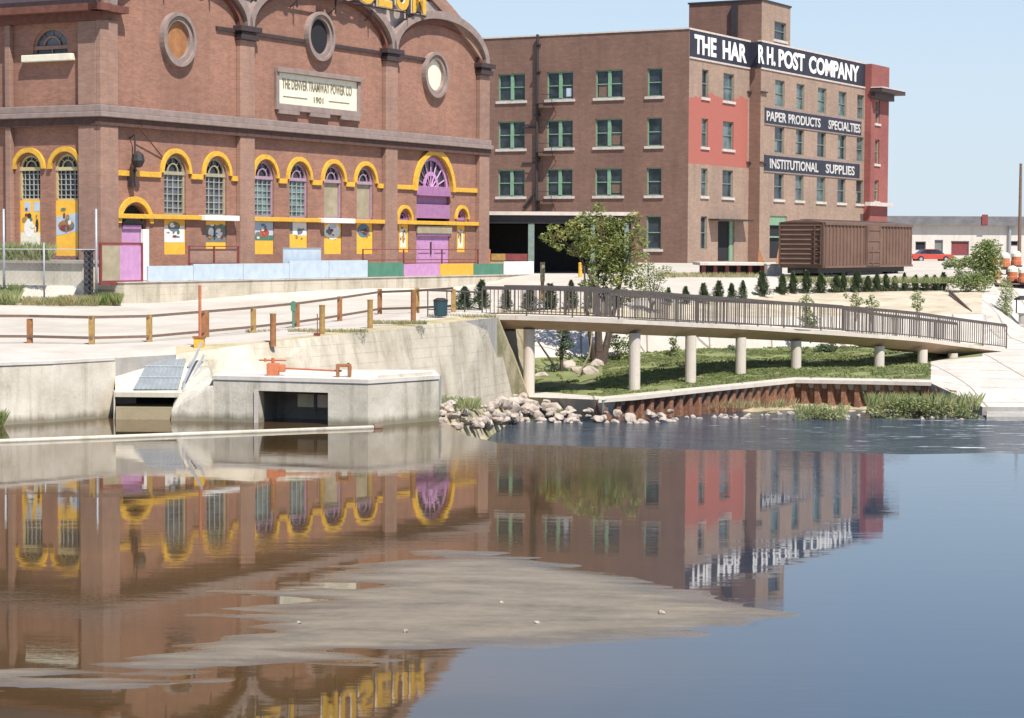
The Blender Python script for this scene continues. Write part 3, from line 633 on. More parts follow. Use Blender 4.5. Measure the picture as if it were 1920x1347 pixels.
        lay(M['blue'],lambda m:m.hull([F(u,z,n) for n in (d+.001,n1) for u,z in ((a+.03,lo+hh*.45),(b_-.03,lo+hh*.36),(b_-.03,lo+hh*.7),(a+.03,lo+hh*.78))])); lay(M['wood'],lambda m:blob(m,F,cu_+.05,lo+hh*.54,w_*.36,hh*.11,n2)); lay(M['maroon'],lambda m:blob(m,F,cu_+.15,lo+hh*.5,w_*.2,hh*.06,n3))
_pr=random.Random(21)
M['steelgrey']=paint('grey_poster_ink',(.16,.17,.16),.7,.1,3); M['bluegrey']=paint('blue_grey_poster_ink',(.10,.19,.27),.7,.1,3)
for i,h in enumerate(holes[:6]):
    hood(h,FM,ph)
    fr=M['fanframe'] if i<2 else M['greymauve']
    pane=[M['glassgrey'],M['glassgrey'],M['glassblue'],M['glassblue'],M['tan'],M['tan']][i]
    archwin(h,FM,ph,fr,pane,M['glassdark'],Z_T+.1,bars=(4,6) if i<4 else (1,1))
    poster(h,FM,ph,Z_T-.05,i)
for i,h in enumerate(nh):
    hood(h,FN,ph); zs=H.hit('N',(nw[i][0]+nw[i][1])/2,376)[1]
    h2=(h[0],h[1],h[2],h[3],h[4]-.25)
    archwin((h[0],h[1],h[2],h[3],h[4]),FN,ph,M['sash'],M['glassdark'],M['glassdark'],zs,bars=(5,6)); poster(h,FN,ph,zs,7 if i==0 else 8)
archwin(hu,FN,ph,M['brickP'],M['glassdark'],M['glassgrey'],hu[2],bars=(2,1))
mb=MB(); mb.fbox(FN,hu[0]-.5,hu[1]+.5,hu[2]-.35,hu[2],0,.35); mb.build('window_sill',M['cream'],ph,bev=.03)
for h in swh:
    hood(h,FM,ph,.34); archwin((h[0],h[1],h[2],h[3],h[4]),FM,ph,M['mauve'],M['glassdark'],M['glassdark'],Z_T+.1,bars=(2,2)); poster(h,FM,ph,Z_T-.05,6)
# yellow spring band and sill band
edges=[pus[0][1]]
mb=MB()
def band(z0,z1,n,segs,nm='spring_band',mt='yellow'):
    for a,b_ in segs:
        if b_>a+.02: mb=MB(); mb.fbox(FM,a,b_,z0,z1,0,n); mb.build(nm,M[mt],ph,bev=.02)
R_=.38
W=[(h[0]-R_,h[1]+R_) for h in holes[:6]]; G=(gd[0]-R_,gd[1]+R_)
band(Z_S-.28,Z_S,.14,[(pus[0][1],W[0][0]),(W[0][1],W[1][0]),(W[1][1],pus[1][0]),(pus[1][1],W[2][0]),(W[2][1],W[3][0]),(W[3][1],W[4][0]),(W[4][1],W[5][0]),(W[5][1],pus[2][0]),(pus[2][1],G[0]),(G[1],pus[3][0])])
band(Z_T-.14,Z_T+.1,.24,[(-.1,pu(372)),(pus[1][1],pu(596)),(pu(655),pus[2][0]),(pus[2][1],UM+.1)],'sill_band')
band(Z_T-.16,Z_T+.12,.45,[(pu(372)+.02,pu(437)),(pu(596)+.02,pu(655)-.02)],'awning','white')
# small arched side door
hood(d1,FM,ph,.42); mb=MB(); mb.q(*[FM(u,z,-.28) for u,z in outline(d1)]); mb.build('door_fanlight',M['black'],ph)
mb=MB(); mb.fbox(FM,d1[0]+.1,pu(265),4.1,H.hit('M',250,430)[1],-.2,-.1); dd=mb.build('side_door',M['lilac'],ph)
mb=MB(); mb.fbox(FM,d1[0]+.1,pu(265),H.hit('M',250,430)[1],H.hit('M',250,422)[1],-.2,.0); mb.build('door_lintel',M['mauve'],dd)
mb=MB(); mb.tube(FM(pu(262),5.3,-.1),FM(pu(262),5.5,-.04),.03,6); mb.build('door_handle',M['steel'],dd)
mb=MB(); mb.fbox(FM,pu(266),pu(277),4.1,H.hit('M',270,430)[1],-.1,.08); mb.build('door_panel',M['white'],ph)
# great lilac door
hood(gd,FM,ph,.5,pr=.2); gz=lambda y:H.hit('M',812,y)[1]
mb=MB(); a,b_=gd[0],gd[1]
mb.fbox(FM,a,b_,gz(366),gz(350),-.25,.05); mb.fbox(FM,a,b_,gz(384),gz(366),-.28,-.2); mb.fbox(FM,a,b_,gz(368),gz(366),-.2,.25); mb.fbox(FM,a,b_,gz(410),gz(384),-.25,.02)
trd=mb.build('door_surround',M['mauve'],ph,bev=.02)
mb=MB(); mb.fbox(FM,a,(a+b_)/2-.02,4.1,gz(441),-.2,-.1); mb.fbox(FM,(a+b_)/2+.02,b_,4.1,gz(441),-.2,-.1); mb.fbox(FM,a,b_,gz(443),gz(438),-.15,.06)
for s in (.08,.57):
    for z0_,z1_ in ((4.5,5.3),(5.5,6.1)): mb.fbox(FM,a+(b_-a)*s,a+(b_-a)*(s+.34),z0_,z1_,-.1,-.06)
gdo=mb.build('great_door',M['lilac'],ph,bev=.01)
mb=MB(); mb.tube(FM((a+b_)/2-.2,5.4,-.05),FM((a+b_)/2-.2,6.2,-.05),.05,6); mb.build('door_handle',M['steel'],gdo)
mb=MB(); mb.fbox(FM,a-.1,b_+.1,gz(438),gz(424),.06,.14); mb.build('door_sign',M['tan'],ph)
mb=MB(); mb.q(*[FM(u,z,-.26) for u,z in outline((a,b_,gz(350),gd[3],gd[4]))]); fl=mb.build('great_fanlight',M['glassdark'],ph)
mb=MB(); c_=(a+b_)/2; r_=(b_-a)/2
arcband(mb,FM,c_,gd[4],r_-.22,gd[3]-gd[4]-.22,r_,gd[3]-gd[4],-.24,-.12); arcband(mb,FM,c_,gd[4]+.2,.7,.8,.95,1.05,-.24,-.16)
for k in range(1,8): w=math.pi*k/8; mb.tube(FM(c_,gd[4]+.1,-.2),FM(c_+(r_-.2)*math.cos(w),gd[4]+(gd[3]-gd[4]-.2)*math.sin(w),-.2),.05,4)
mb.fbox(FM,a,b_,gd[4]-.2,gd[4]+.1,-.24,-.05); mb.build('tracery',M['lilac'],fl)
# bracket lamp, stay rod and roof sign frame
u_,z_=H.hit('M',243,300); mb=MB(); mb.tube(FM(u_,z_-1.2,.35),FM(u_,z_+1.3,.35),.05,6); mb.tube(FM(u_,z_+1.1,0),FM(u_,z_+1.3,.35),.04,6); mb.fbox(FM,u_-.2,u_+.15,z_-1.4,z_-.5,.02,.3); wl=mb.build('wall_lamp',M['darktrim'],ph)
mb=MB(); mb.lathe([(.05,.45),(.3,.25),(.36,-.05),(.22,-.35),(.08,-.4)][::-1],10,tuple(FM(u_+.05,z_,.5))); mb.build('lamp_housing',M['steel'],wl)
mb=MB(); mb.tube(FM(pu(244,245),12.0,.5),FM(pu(303,295),H.hit('M',303,295)[1],.06),.035,5); mb.build('stay_rod',M['rust'],ph)
# roof lettering on a dark lattice
zs0=H.hit('M',798,28,.7)[1]; us1=H.u('M',799,15,.7); Hs=2.05; Lw=.94
word='FORNEY MUSEUM'; cw=(us1-H.u('M',678,5,.7))/3.75
sg=thing('roof_sign','tall yellow and white museum letters on an iron frame above the arches','sign',(H.o.x,H.o.y,0),H.a)
uu=us1
for ch in reversed(word):
    if ch!=' ':
        o=text(ch,'letter',M['yellow'],sg,(uu-cw*.86,-.72,zs0),cw*.80,Hs,0,.05,.03)
        o2=text(ch,'letter_edge',M['white'],o,(uu-cw*.89,-.66,zs0-.04),cw*.86,Hs+.08,0,.03,.045)
    uu-=cw
mb=MB()
for z in (zs0-.06,zs0+Hs*.5,zs0+Hs+.08): mb.fbox(FM,uu,us1+.2,z-.05,z+.03,.5,.6)
k=0; x=uu
while x<us1+.2:
    mb.fbox(FM,x-.03,x+.03,zs0-.9,zs0+Hs+.1,.45,.55); mb.tube(FM(x,zs0-.5,.5),FM(x,zs0-.9,0),.035,5); x+=cw*2
mb.build('sign_frame',M['darktrim'],sg)
# ================================================================== forecourt of the powerhouse
rw=thing('retaining_wall','long low pale board marked retaining wall below the painted barrier','wall',(H.o.x,H.o.y,0),H.a)
u0,u1=H.u('M',232,545,2.8),52; mb=MB(); mb.fbox(FM,u0,u1,2.4,4.07,.06,2.8); mb.build('wall_face',M['concboard'],rw)
mb=MB(); mb.fbox(FM,u0-.05,u1,4.07,4.1,1.9,2.86); mb.build('coping',M['concwhite'],rw)
mb=MB(); mb.fbox(FM,-1.2,u0,2.2,3.75,.06,2.3); mb.build('plinth',M['concgrey'],rw)
n_=2.45
def bu(px): return H.u('M',px,512,n_)
segs=[(277,363,'blue',.78,'pale blue barrier panel nearest the side door'),(363,456,'blue',.86,'pale blue barrier panel behind the short maroon railing'),(456,543,'blue',.86,'plain pale blue barrier panel left of the lavender screen'),(543,617,'blue',1.0,'pale blue barrier panel beneath the fifth poster window'),(617,690,'blue',1.0,'pale blue barrier panel touching the dark green one'),
 (690,757,'green',.85,'dark green barrier panel left of the lilac one'),(757,825,'lilac',.75,'lilac barrier panel in front of the great door'),(825,888,'yellow',.75,'yellow barrier panel right of the lilac one'),(888,943,'green',.72,'dark green barrier panel right of the yellow one'),(945,1001,'white',.85,'white barrier panel beside the dark loading bay')]
for a,b_,c_,h_,lb in segs:
    t=thing('painted_barrier',lb,'barrier',(H.o.x,H.o.y,0),H.a,'painted barrier panels along the forecourt edge'); ua,ub=bu(a)+.03,bu(b_)-.03
    mb=MB(); mb.fbox(FM,ua,ub,4.12,4.1+h_,n_-.06,n_); mb.build('board',M[c_],t)
    mb=MB(); mb.fbox(FM,ua+.1,ua+.2,4.1,4.05+h_,n_-.16,n_-.061); mb.fbox(FM,ub-.2,ub-.1,4.1,4.05+h_,n_-.16,n_-.061); mb.build('support',M['railwood'],t)
def railing(name,label,a,b_,z0,z1,n,step,mat,rails=(1,.5)):
    t=thing(name,label,'railing',(H.o.x,H.o.y,0),H.a)
    k=max(1,round((b_-a)/step))
    for i in range(k+1):
        u=a+(b_-a)*i/k; mb=MB(); mb.fbox(FM,u-.035,u+.035,z0,z1,n-.035,n+.035); mb.build('post',M[mat],t)
    mb=MB()
    for r in rails: z=z0+(z1-z0)*r; mb.fbox(FM,a,b_,z-.05,z,n+.036,n+.07)
    mb.build('rail',M[mat],t)
railing('railing','maroon railing in front of the great lilac door',bu(690),bu(905),4.1,5.75,2.1,5.2,'maroon',(1,.62,.5))
railing('railing','short maroon railing before the second poster window',bu(365),bu(457),4.1,5.9,2.1,2.6,'maroon',(1,.5))
mb=MB(); mb.fbox(FM,bu(367),bu(455),4.9,5.75,2.02,2.05); tag(mb.build('mesh_screen',M['brickP'],None),'dull red screen board behind the short maroon railing','screen'); o=bpy.data.objects['mesh_screen']; o.location=H.o; o.rotation_euler=(0,0,H.a)
t=thing('lavender_screen','pale lavender screen standing on the forecourt below the posters','screen',(H.o.x,H.o.y,0),H.a); mb=MB(); mb.fbox(FM,bu(543),bu(613),4.1,5.75,2.0,2.05); mb.build('board',M['blue'],t); mb=MB(); mb.fbox(FM,bu(543),bu(613),5.75,5.82,1.98,2.07); mb.build('top_rail',M['galv'],t)
# framed gate before the side door
t=thing('side_gate','maroon framed gate with beige and lilac boards before the side door','gate',(H.o.x,H.o.y,0),H.a)
a,b_=H.u('M',188,490,2.4),H.u('M',268,490,2.4); z0_,z1_=3.98,H.hit('M',225,455,2.4)[1]
mb=MB()
for x in (a,b_-.12): mb.fbox(FM,x,x+.12,z0_,z1_,2.3,2.42)
for z in (z0_,z1_-.12): mb.fbox(FM,a+.12,b_-.12,z,z+.12 if z>5 else z+.2,2.32,2.4)
mb.build('frame',M['maroon'],t); mid=a+(b_-a)*.46
mb=MB(); mb.fbox(FM,a+.13,mid,z0_+.2,z1_-.14,2.34,2.38); mb.build('panel',M['tan'],t)
mb=MB(); mb.fbox(FM,mid,b_-.13,z0_+.2,z1_-.14,2.34,2.38); mb.build('panel',M['lilac'],t)
# dock wall left
def onN(px,py,n): return H.hit('N',px,py,n)
t=thing('loading_dock','weathered grey concrete dock wall under the left brick facade','dock',(H.o.x,H.o.y,0),H.a)
mb=MB(); ua=H.u('N',157,520,2.2); mb.fbox(FN,ua,26,2.4,5.0,.35,2.2); mb.build('dock_wall',M['conc'],t)
mb=MB(); mb.fbox(FN,ua-.1,26,5.0,5.16,.35,2.35); mb.build('dock_edge',M['concgrey'],t)
t=thing('gate_post','dark steel box post at the right end of the grey dock','post',PX(167,106,0)); mb=MB(); mb.box(-.2,.2,-.2,.2,3.0,5.6); mb.build('post',M['steel'],t,bev=.02); mb=MB(); mb.box(-.28,.28,-.28,.28,5.6,5.7); mb.build('cap',M['steel'],t)
# chain link fence with tall posts
fx=[(-40,104.5,'tall galvanised fence post at the far left edge of the mesh'),(8,104.5,'tall galvanised fence post before the leftmost poster'),(83,104.6,''),(181,104.8,'')]
cf=thing('chain_link_fence','tall chain link fence with galvanised posts before the grey dock','fence')
for px,d,_ in fx:
    p=PX(px,d,3.05); top=PD(px,392,d).z if px!=83 else PD(px,455,d).z; mb=MB(); mb.tube(p,(p.x,p.y,top),.06 if px!=83 else .04,8); mb.build('post',M['galv'],cf,smooth=True)
a,b_=PX(-40,104.5,3.1),PX(181,104.8,3.1); L=(b_-a).length; d=(b_-a)/L; mb=MB(); hh=2.6; st=.28; k=-hh
while k<L:
    for s in (1,-1):
        x0,x1=k,k+hh; z0_,z1_=(0,hh) if s>0 else (hh,0)
        lo=max(0,-x0); hi=min(hh,L-x0)
        if hi>lo:
            p=a+d*(x0+lo); q=a+d*(x0+hi); p.z=a.z+(lo if s>0 else hh-lo); q.z=a.z+(hi if s>0 else hh-hi); mb.tube(p,q,.0035,3,cap=False)
    k+=st
mb.build('wire_mesh',M['galv'],cf,noclean=True)
mb=MB(); mb.tube(a+Vector((0,0,hh)),b_+Vector((0,0,hh)),.025,6); mb.build('top_rail',M['galv'],cf)
# ================================================================== WAREHOUSE
Wb=Bld(15.6839,194.6804,1.0593)
wa=thing('warehouse','four storey brick warehouse with black painted company sign and green windows','building',(Wb.o.x,Wb.o.y,0),Wb.a)
zr=[22.01,19.48,17.58,15.02,13.08,10.57,8.73,5.74]; ROOF=25.35; SB=22.92
US=Wb.u('M',1404,300); PUSH=1.15; UP1=Wb.u('M',1621,250,PUSH)
def redmask(nt,s,vec,col):
    # painted patch: on the right-hand facade only, from the foot of the top windows to above the second floor windows
    nz=math_(nt,'MULTIPLY',math_(nt,'SUBTRACT',noisen(nt,.55,vec,3),.5),1.8)
    z=math_(nt,'ADD',s.outputs[2],nz)
    k=math_(nt,'MULTIPLY',math_(nt,'GREATER_THAN',s.outputs[2],13.42),math_(nt,'LESS_THAN',z,math_(nt,'ADD',19.9,math_(nt,'MULTIPLY',math_(nt,'LESS_THAN',s.outputs[0],4.2),-.55))))
    k=math_(nt,'MULTIPLY',k,math_(nt,'MULTIPLY',math_(nt,'GREATER_THAN',s.outputs[0],.02),math_(nt,'MULTIPLY',math_(nt,'GREATER_THAN',s.outputs[1],-.02),math_(nt,'MULTIPLY',math_(nt,'LESS_THAN',s.outputs[1],.4),math_(nt,'LESS_THAN',s.outputs[0],13.3)))))
    k=math_(nt,'MULTIPLY',k,ramp(nt,noisen(nt,3,vec,5,.7),.2,.5,(.55,.55,.55),(.95,.95,.95)))
    return mixc(nt,k,col,(.36,.10,.075))
M['brickW']=brick('warehouse_brick_shaded',(.215,.112,.078),(.155,.083,.06),(.20,.145,.11),.65,redmask)
M['brickWlit']=brick('warehouse_brick_lit',(.345,.225,.16),(.27,.175,.125),(.32,.265,.21),.55,redmask)  # light and shade put into two copies of one brick, by wall direction
def wu(f,px,py=300,n=0): return Wb.u(f,px,py,n)
Lc=[(934,984,139,190),(1025,1074,135,189),(1116,1167,130,185)]; Ld=(1213,1241)
Lh=[]
for k,(a,b_,_,_) in enumerate(Lc):
    for r in range(3): Lh.append((wu('N',b_,250),wu('N',a,250),zr[2*r+1],zr[2*r]))
for r in range(4): Lh.append((wu('N',1241,250),wu('N',1213,250),zr[2*r+1],zr[2*r]))
Rh=[]
for (a,b_) in ((1315,1327),(1355,1375)):
    for r in range(4 if a==1315 else 3): Rh.append((wu('M',a),wu('M',b_),zr[2*r+1],zr[2*r]))
door=(wu('M',1346,450),wu('M',1377,450),4.65,Wb.hit('M',1360,415)[1])
mb=MB(); LW=46
wall(mb,FN,0,LW,3.5,ROOF,Lh,.35); wall(mb,FM,0,US,3.5,ROOF,Rh+[door],.35)
mb.q(FM(0,ROOF-.4,-.3),FM(US,ROOF-.4,-.3),FM(US,ROOF-.4,-LW),FM(0,ROOF-.4,-LW))
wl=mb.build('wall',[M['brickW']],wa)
wl.data.materials.append(M['brickWlit'])
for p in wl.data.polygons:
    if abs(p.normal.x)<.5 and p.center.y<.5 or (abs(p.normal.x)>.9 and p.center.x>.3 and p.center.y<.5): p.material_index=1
# projecting right-hand part
FP=lambda u,z,n=0: Vector((u,-n-PUSH,z))
Pc=[(1452,1470),(1492,1507),(1532,1548),(1571,1586),(1606,1619)]; Ph=[]
for i,(a,b_) in enumerate(Pc):
    for r in range(3): Ph.append((Wb.u('M',a,300,PUSH),Wb.u('M',b_,300,PUSH),zr[2*r+1],zr[2*r]))
Pd=(Wb.u('M',1443,450,PUSH),Wb.u('M',1475,450,PUSH),4.9,Wb.hit('M',1450,405,PUSH)[1])
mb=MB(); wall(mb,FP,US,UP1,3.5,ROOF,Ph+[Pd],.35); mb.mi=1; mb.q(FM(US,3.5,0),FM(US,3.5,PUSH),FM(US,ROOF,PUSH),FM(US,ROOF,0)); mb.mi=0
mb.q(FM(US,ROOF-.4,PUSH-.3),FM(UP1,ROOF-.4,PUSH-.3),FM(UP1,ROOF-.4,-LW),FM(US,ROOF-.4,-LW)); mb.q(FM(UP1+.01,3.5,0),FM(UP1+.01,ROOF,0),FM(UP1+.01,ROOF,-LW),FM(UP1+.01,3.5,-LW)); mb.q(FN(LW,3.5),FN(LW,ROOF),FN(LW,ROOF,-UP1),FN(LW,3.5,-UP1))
mb.build('front_wing_wall',[M['brickWlit'],M['brickW']],wa)
# coping
mb=MB(); mb.fbox(FN,-.05,LW,ROOF,ROOF+.12,-.35,.08); mb.fbox(FM,.001,US-.01,ROOF,ROOF+.12,-.35,.08); mb.fbox(FM,US-.08,UP1,ROOF,ROOF+.12,PUSH-.35,PUSH+.08); mb.build('parapet_coping',M['stonelight'],wa)
def rectwin(h,F,par,frame,pane,double,rail=True,sill=True,blind=None,nm='window'):
    a,b_,lo,hi=h; d=-.2; t=.10; mb=MB()
    mb.fbox(F,a,a+t,lo,hi,d-.05,d+.05); mb.fbox(F,b_-t,b_,lo,hi,d-.05,d+.05); mb.fbox(F,a+t,b_-t,hi-t,hi,d-.05,d+.05); mb.fbox(F,a+t,b_-t,lo,lo+t,d-.05,d+.05)
    if double: mb.fbox(F,(a+b_)/2-.16,(a+b_)/2+.16,lo+t,hi-t,d-.05,d+.09)
    if rail: z=(lo+hi)/2; mb.fbox(F,a+t,b_-t,z-.04,z+.04,d-.04,d+.03)
    o=mb.build(nm,frame,par)
    mb=MB(); mb.q(F(a,lo,d-.06),F(b_,lo,d-.06),F(b_,hi,d-.06),F(a,hi,d-.06)); mb.build('pane',pane,o)
    if blind:
        for (x0,x1,z0_,z1_,m_) in blind: mb=MB(); mb.fbox(F,a+(b_-a)*x0,a+(b_-a)*x1,lo+(hi-lo)*z0_,lo+(hi-lo)*z1_,d-.055,d-.045); mb.build('blind',M[m_],o)
    if sill: mb=MB(); mb.fbox(F,a-.22,b_+.22,lo-.24,lo-.002,0,.12); mb.build('sill',M['stonelight'],o)
    return o
rg=random.Random(3)
for i,h in enumerate(Lh):
    bl=None
    if i==8: bl=[(.08,.42,.1,.45,'railwood')]
    if i in (6,): bl=[(.55,.92,.05,.5,'railwood')]
    if i==7: bl=[(.08,.42,.08,.5,'railwood')]
    if i in (3,): bl=[(.1,.3,.1,.4,'blue')]
    rectwin(h,FN,wa,M['greenframe'],M['glassdark'],i<9,True,True,bl)
for i,h in enumerate(Rh): rectwin(h,FM,wa,M['tealframe'],M['glasspale'] if i%3 else M['glassdark'],False,True,i!=3)
for i,h in enumerate(Ph):
    rectwin(h,FP,wa,M['tealframe'],M['glasspale'] if rg.random()<.6 else M['glassdark'],False,True,i%3==2,[(.1,.5,.1,rg.choice((.5,.95)),'tealframe')] if rg.random()<.6 else None)
mb=MB(); mb.q(FM(door[0],door[2],-.3),FM(door[1],door[2],-.3),FM(door[1],door[3],-.3),FM(door[0],door[3],-.3)); dr=mb.build('doorway',M['black'],wa)
mb=MB(); mb.fbox(FM,door[1]-.75,door[1]-.02,door[2],door[3],-.26,-.16); mb.build('door_leaf',M['greenframe'],dr)
mb=MB(); z=door[3]; mb.fbox(FM,door[0]-2.2,door[1]+2.0,z+.02,z+.18,.002,1.1); mb.build('door_canopy',M['steel'],wa)
mb=MB(); a,b_,lo,hi=Pd; mb.q(FP(a,lo,-.3),FP(b_,lo,-.3),FP(b_,hi,-.3),FP(a,hi,-.3)); dr=mb.build('loading_doorway',M['black'],wa)
mb=MB(); mb.fbox(FP,a,b_,hi-.9,hi,-.28,-.1); mb.fbox(FP,a,a+.2,lo,hi-.9,-.28,-.1); mb.fbox(FP,a+.2,b_,hi-2.1,hi-1.95,-.28,-.1); mb.build('transom',M['greenframe'],dr)
# black sign band and lettering
def zat(face,px,py,n): return Wb.hit(face,px,py,n)[1]
mb=MB(); mb.fbox(FM,.06,US-.01,SB,ROOF-.05,.003,.05); s1=mb.build('company_sign',M['signblack'],wa)
mb=MB(); mb.fbox(FM,US-.045,US-.004,SB,ROOF-.05,.05,PUSH); mb.build('company_sign',M['signblack'],wa)
mb=MB(); mb.fbox(FP,US,UP1-.15,SB,ROOF-.05,.003,.05); s2=mb.build('company_sign',M['signblack'],wa)
mb=MB()
for z0_,z1_ in ((SB-.16,SB-.001),(ROOF-.05,ROOF-.001)): mb.fbox(FM,0,US-.05,z0_,z1_,.003,.09); mb.fbox(FP,US,UP1-.15,z0_,z1_,.003,.09)
mb.build('sign_border',M['stonelight'],s1)
def sgn(s,px0,px1,push,z0_,h_,par,bold=.02):
    u0=Wb.u('M',px0,100,push+.06); u1=Wb.u('M',px1,100,push+.06); text(s,'lettering',M['letterwhite'],par,(u0,-push-.065,z0_),u1-u0,h_,0,.012,bold)
zl,hl=SB+.34,1.72
for s_,a,b_ in (('THE',1302,1343),('HAR',1355,1400)): sgn(s_,a,b_,0,zl,hl,s1,.035)
for s_,a,b_ in (('R',1422,1433),('H.',1438,1454),('POST',1460,1509),('COMPANY',1517,1611)): sgn(s_,a,b_,PUSH,zl,hl,s2,.035)
for nm,(z0_,z1_),ua,words in (('product_sign',(17.72,19.2),1433,(('PAPER',1437,1474),('PRODUCTS',1478,1538),('SPECIALTIES',1553,1613))),('supplies_sign',(13.22,14.72),1433,(('INSTITUTIONAL',1444,1535),('SUPPLIES',1549,1603)))):
    a,b_=Wb.u('M',ua,250,PUSH),Wb.u('M',1614 if nm=='product_sign' else 1612,250,PUSH)
    mb=MB(); mb.fbox(FP,a,b_,z0_,z1_,.003,.05); so=mb.build(nm,M['signblack'],wa)
    mb=MB(); mb.fbox(FP,a-.05,b_+.05,z1_,z1_+.16,.003,.07); mb.fbox(FP,a-.05,b_+.05,z0_-.12,z0_,.003,.07); mb.build('sign_border',M['stone'],so)
    for s_,p0,p1 in words: 
        u0,u1=Wb.u('M',p0,260,PUSH+.06),Wb.u('M',p1,260,PUSH+.06); text(s_,'lettering',M['letterfaded'],so,(u0,-PUSH-.065,z0_+.27),u1-u0,z1_-z0_-.56,0,.012,.02)
# downpipe, fire escape fragment, stay bars
u_=wu('N',1010,200); mb=MB(); mb.tube(FN(u_,9.2,.3),FN(u_,ROOF+.15,.3),.13,10); 
for z in (10,14,18,22,24.5): mb.fbox(FN,u_-.22,u_+.22,z,z+.12,0,.5)
mb.build('downpipe',M['steel'],wa)
for k,(zt) in enumerate((zr[1],zr[3],zr[5])):
    ub=wu('N',1018,250); mb=MB(); mb.fbox(FN,ub-1.5,ub+.4,zt-.42,zt-.36,.13,1.0); mb.tube(FN(ub-1.4,zt-1.3,.05),FN(ub-1.4,zt-.42,.95),.04,5); mb.tube(FN(ub+.3,zt-1.3,.05),FN(ub+.3,zt-.42,.95),.04,5)
    for z in (zt-.6+1.0,): mb.tube(FN(ub-1.45,z,1.0),FN(ub+.4,z,1.0),.03,5); mb.tube(FN(ub-1.45,z,1.0),FN(ub-1.45,zt-.4,1.0),.03,5); mb.tube(FN(ub+.4,z,1.0),FN(ub+.4,zt-.4,1.0),.03,5)
    mb.build('balcony_grating',M['steel'],wa)
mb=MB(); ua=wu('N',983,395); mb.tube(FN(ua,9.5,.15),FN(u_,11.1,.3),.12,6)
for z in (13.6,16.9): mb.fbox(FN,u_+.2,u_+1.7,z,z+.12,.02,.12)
mb.build('dark_bars',M['steel'],wa)  # dark bars beside the downpipe; the slanting one stands in for a diagonal shadow
for z in (20.55,13.9):
    mb=MB(); a=Wb.u('M',1405,200,0); mb.fbox(FM,a-.6,a,z,z+.14,.02,.25); mb.fbox(FP,US-.05,US+1.3,z,z+.14,.02,.2); mb.build('stay_bar',M['darktrim'],wa)
# rooftop tower, flush with the projecting part
ut=Wb.u('M',1482,40,PUSH); vt=None
d_=ray(1292,30); c_=Vector((0,0,CZ)); o_=Wb.o+Wb.m*(US+.02); t_=(o_-c_).dot(Wb.m)/d_.dot(Wb.m); vt=(c_+d_*t_-Wb.o).dot(Wb.n); TZ=Wb.hit('M',1432,2,PUSH)[1]
FT=lambda u,z,n=0: Vector((US+.02-n,u,z)); Tw=(Wb.u('M',1452,60,PUSH),Wb.u('M',1474,60,PUSH),Wb.hit('M',1463,76,PUSH)[1],Wb.hit('M',1463,42,PUSH)[1])
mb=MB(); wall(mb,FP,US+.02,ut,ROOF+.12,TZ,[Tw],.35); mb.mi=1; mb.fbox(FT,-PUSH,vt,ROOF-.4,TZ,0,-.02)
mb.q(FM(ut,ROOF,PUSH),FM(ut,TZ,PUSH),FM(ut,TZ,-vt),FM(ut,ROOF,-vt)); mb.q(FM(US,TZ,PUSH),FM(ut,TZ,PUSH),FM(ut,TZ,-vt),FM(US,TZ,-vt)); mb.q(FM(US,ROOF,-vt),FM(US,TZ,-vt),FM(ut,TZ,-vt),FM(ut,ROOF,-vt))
tw=mb.build('roof_tower',[M['brickWlit'],M['brickW']],wa)
mb=MB(); mb.fbox(FM,US-.1,ut+.1,TZ,TZ+.15,-vt-.1,PUSH+.1); mb.build('tower_coping',M['steel'],tw)
rectwin(Tw,FP,wa,M['tealframe'],M['glassdark'],False)
mb=MB(); vv=[(Wb.o,0)]; 
d_=ray(1379,40); t_=(o_-c_).dot(Wb.m)/d_.dot(Wb.m); v1=(c_+d_*t_-Wb.o).dot(Wb.n); mb.fbox(FT,v1-.28,v1+.28,ROOF,TZ-.2,.03,.4); mb.build('flue',M['steel'],tw)
# red end bay
P2=PUSH+.7; UE=Wb.u('M',1666,250,P2); FR=lambda u,z,n=0: Vector((u,-n-P2,z)); zt=Wb.hit('M',1640,121,P2)[1]
er=(Wb.u('M',1641,250,P2),Wb.u('M',1649,250,P2)); rw_=[(er[0],er[1],Wb.hit('M',1645,y1,P2)[1],Wb.hit('M',1645,y0,P2)[1]) for y0,y1 in ((188,232),(262,308),(338,378))]
uR=UP1+.02; mb=MB(); wall(mb,FR,uR,UE,3.5,zt,rw_,.3); mb.q(FM(uR,3.5,0),FM(uR,3.5,P2),FM(uR,zt,P2),FM(uR,zt,0)); mb.q(FM(UE,3.5,P2),FM(UE,zt,P2),FM(UE,zt,-12),FM(UE,3.5,-12)); mb.q(FM(uR,zt,P2),FM(UE,zt,P2),FM(UE,zt,-12),FM(uR,zt,-12)); mb.q(FM(uR,ROOF-1,0),FM(uR,zt,0),FM(uR,zt,-12),FM(uR,ROOF-1,-12))
rb=mb.build('red_bay',M['brickRed'],wa)
for h in rw_: rectwin(h,FR,wa,M['tan'],M['glassgrey'],False)
zc=Wb.hit('M',1640,172,P2)[1]; mb=MB(); mb.fbox(FR,uR-.25,UE+1.7,zc-.1,zc+.3,.002,1.25); mb.fbox(FR,uR-.1,UE+.3,zc-.8,zc-.1,.002,.5); mb.build('bay_cornice',M['darktrim'],rb)
mb=MB(); mb.fbox(FR,uR-.3,UE+1.75,zc+.3,zc+.42,.002,1.3); mb.build('cornice_flashing',M['stonelight'],rb)
zc=Wb.hit('M',1640,387,P2)[1]; mb=MB(); mb.fbox(FR,uR-1.5,UE+.1,zc,zc+.4,.002,.6); mb.build('band_course',M['stonelight'],rb)
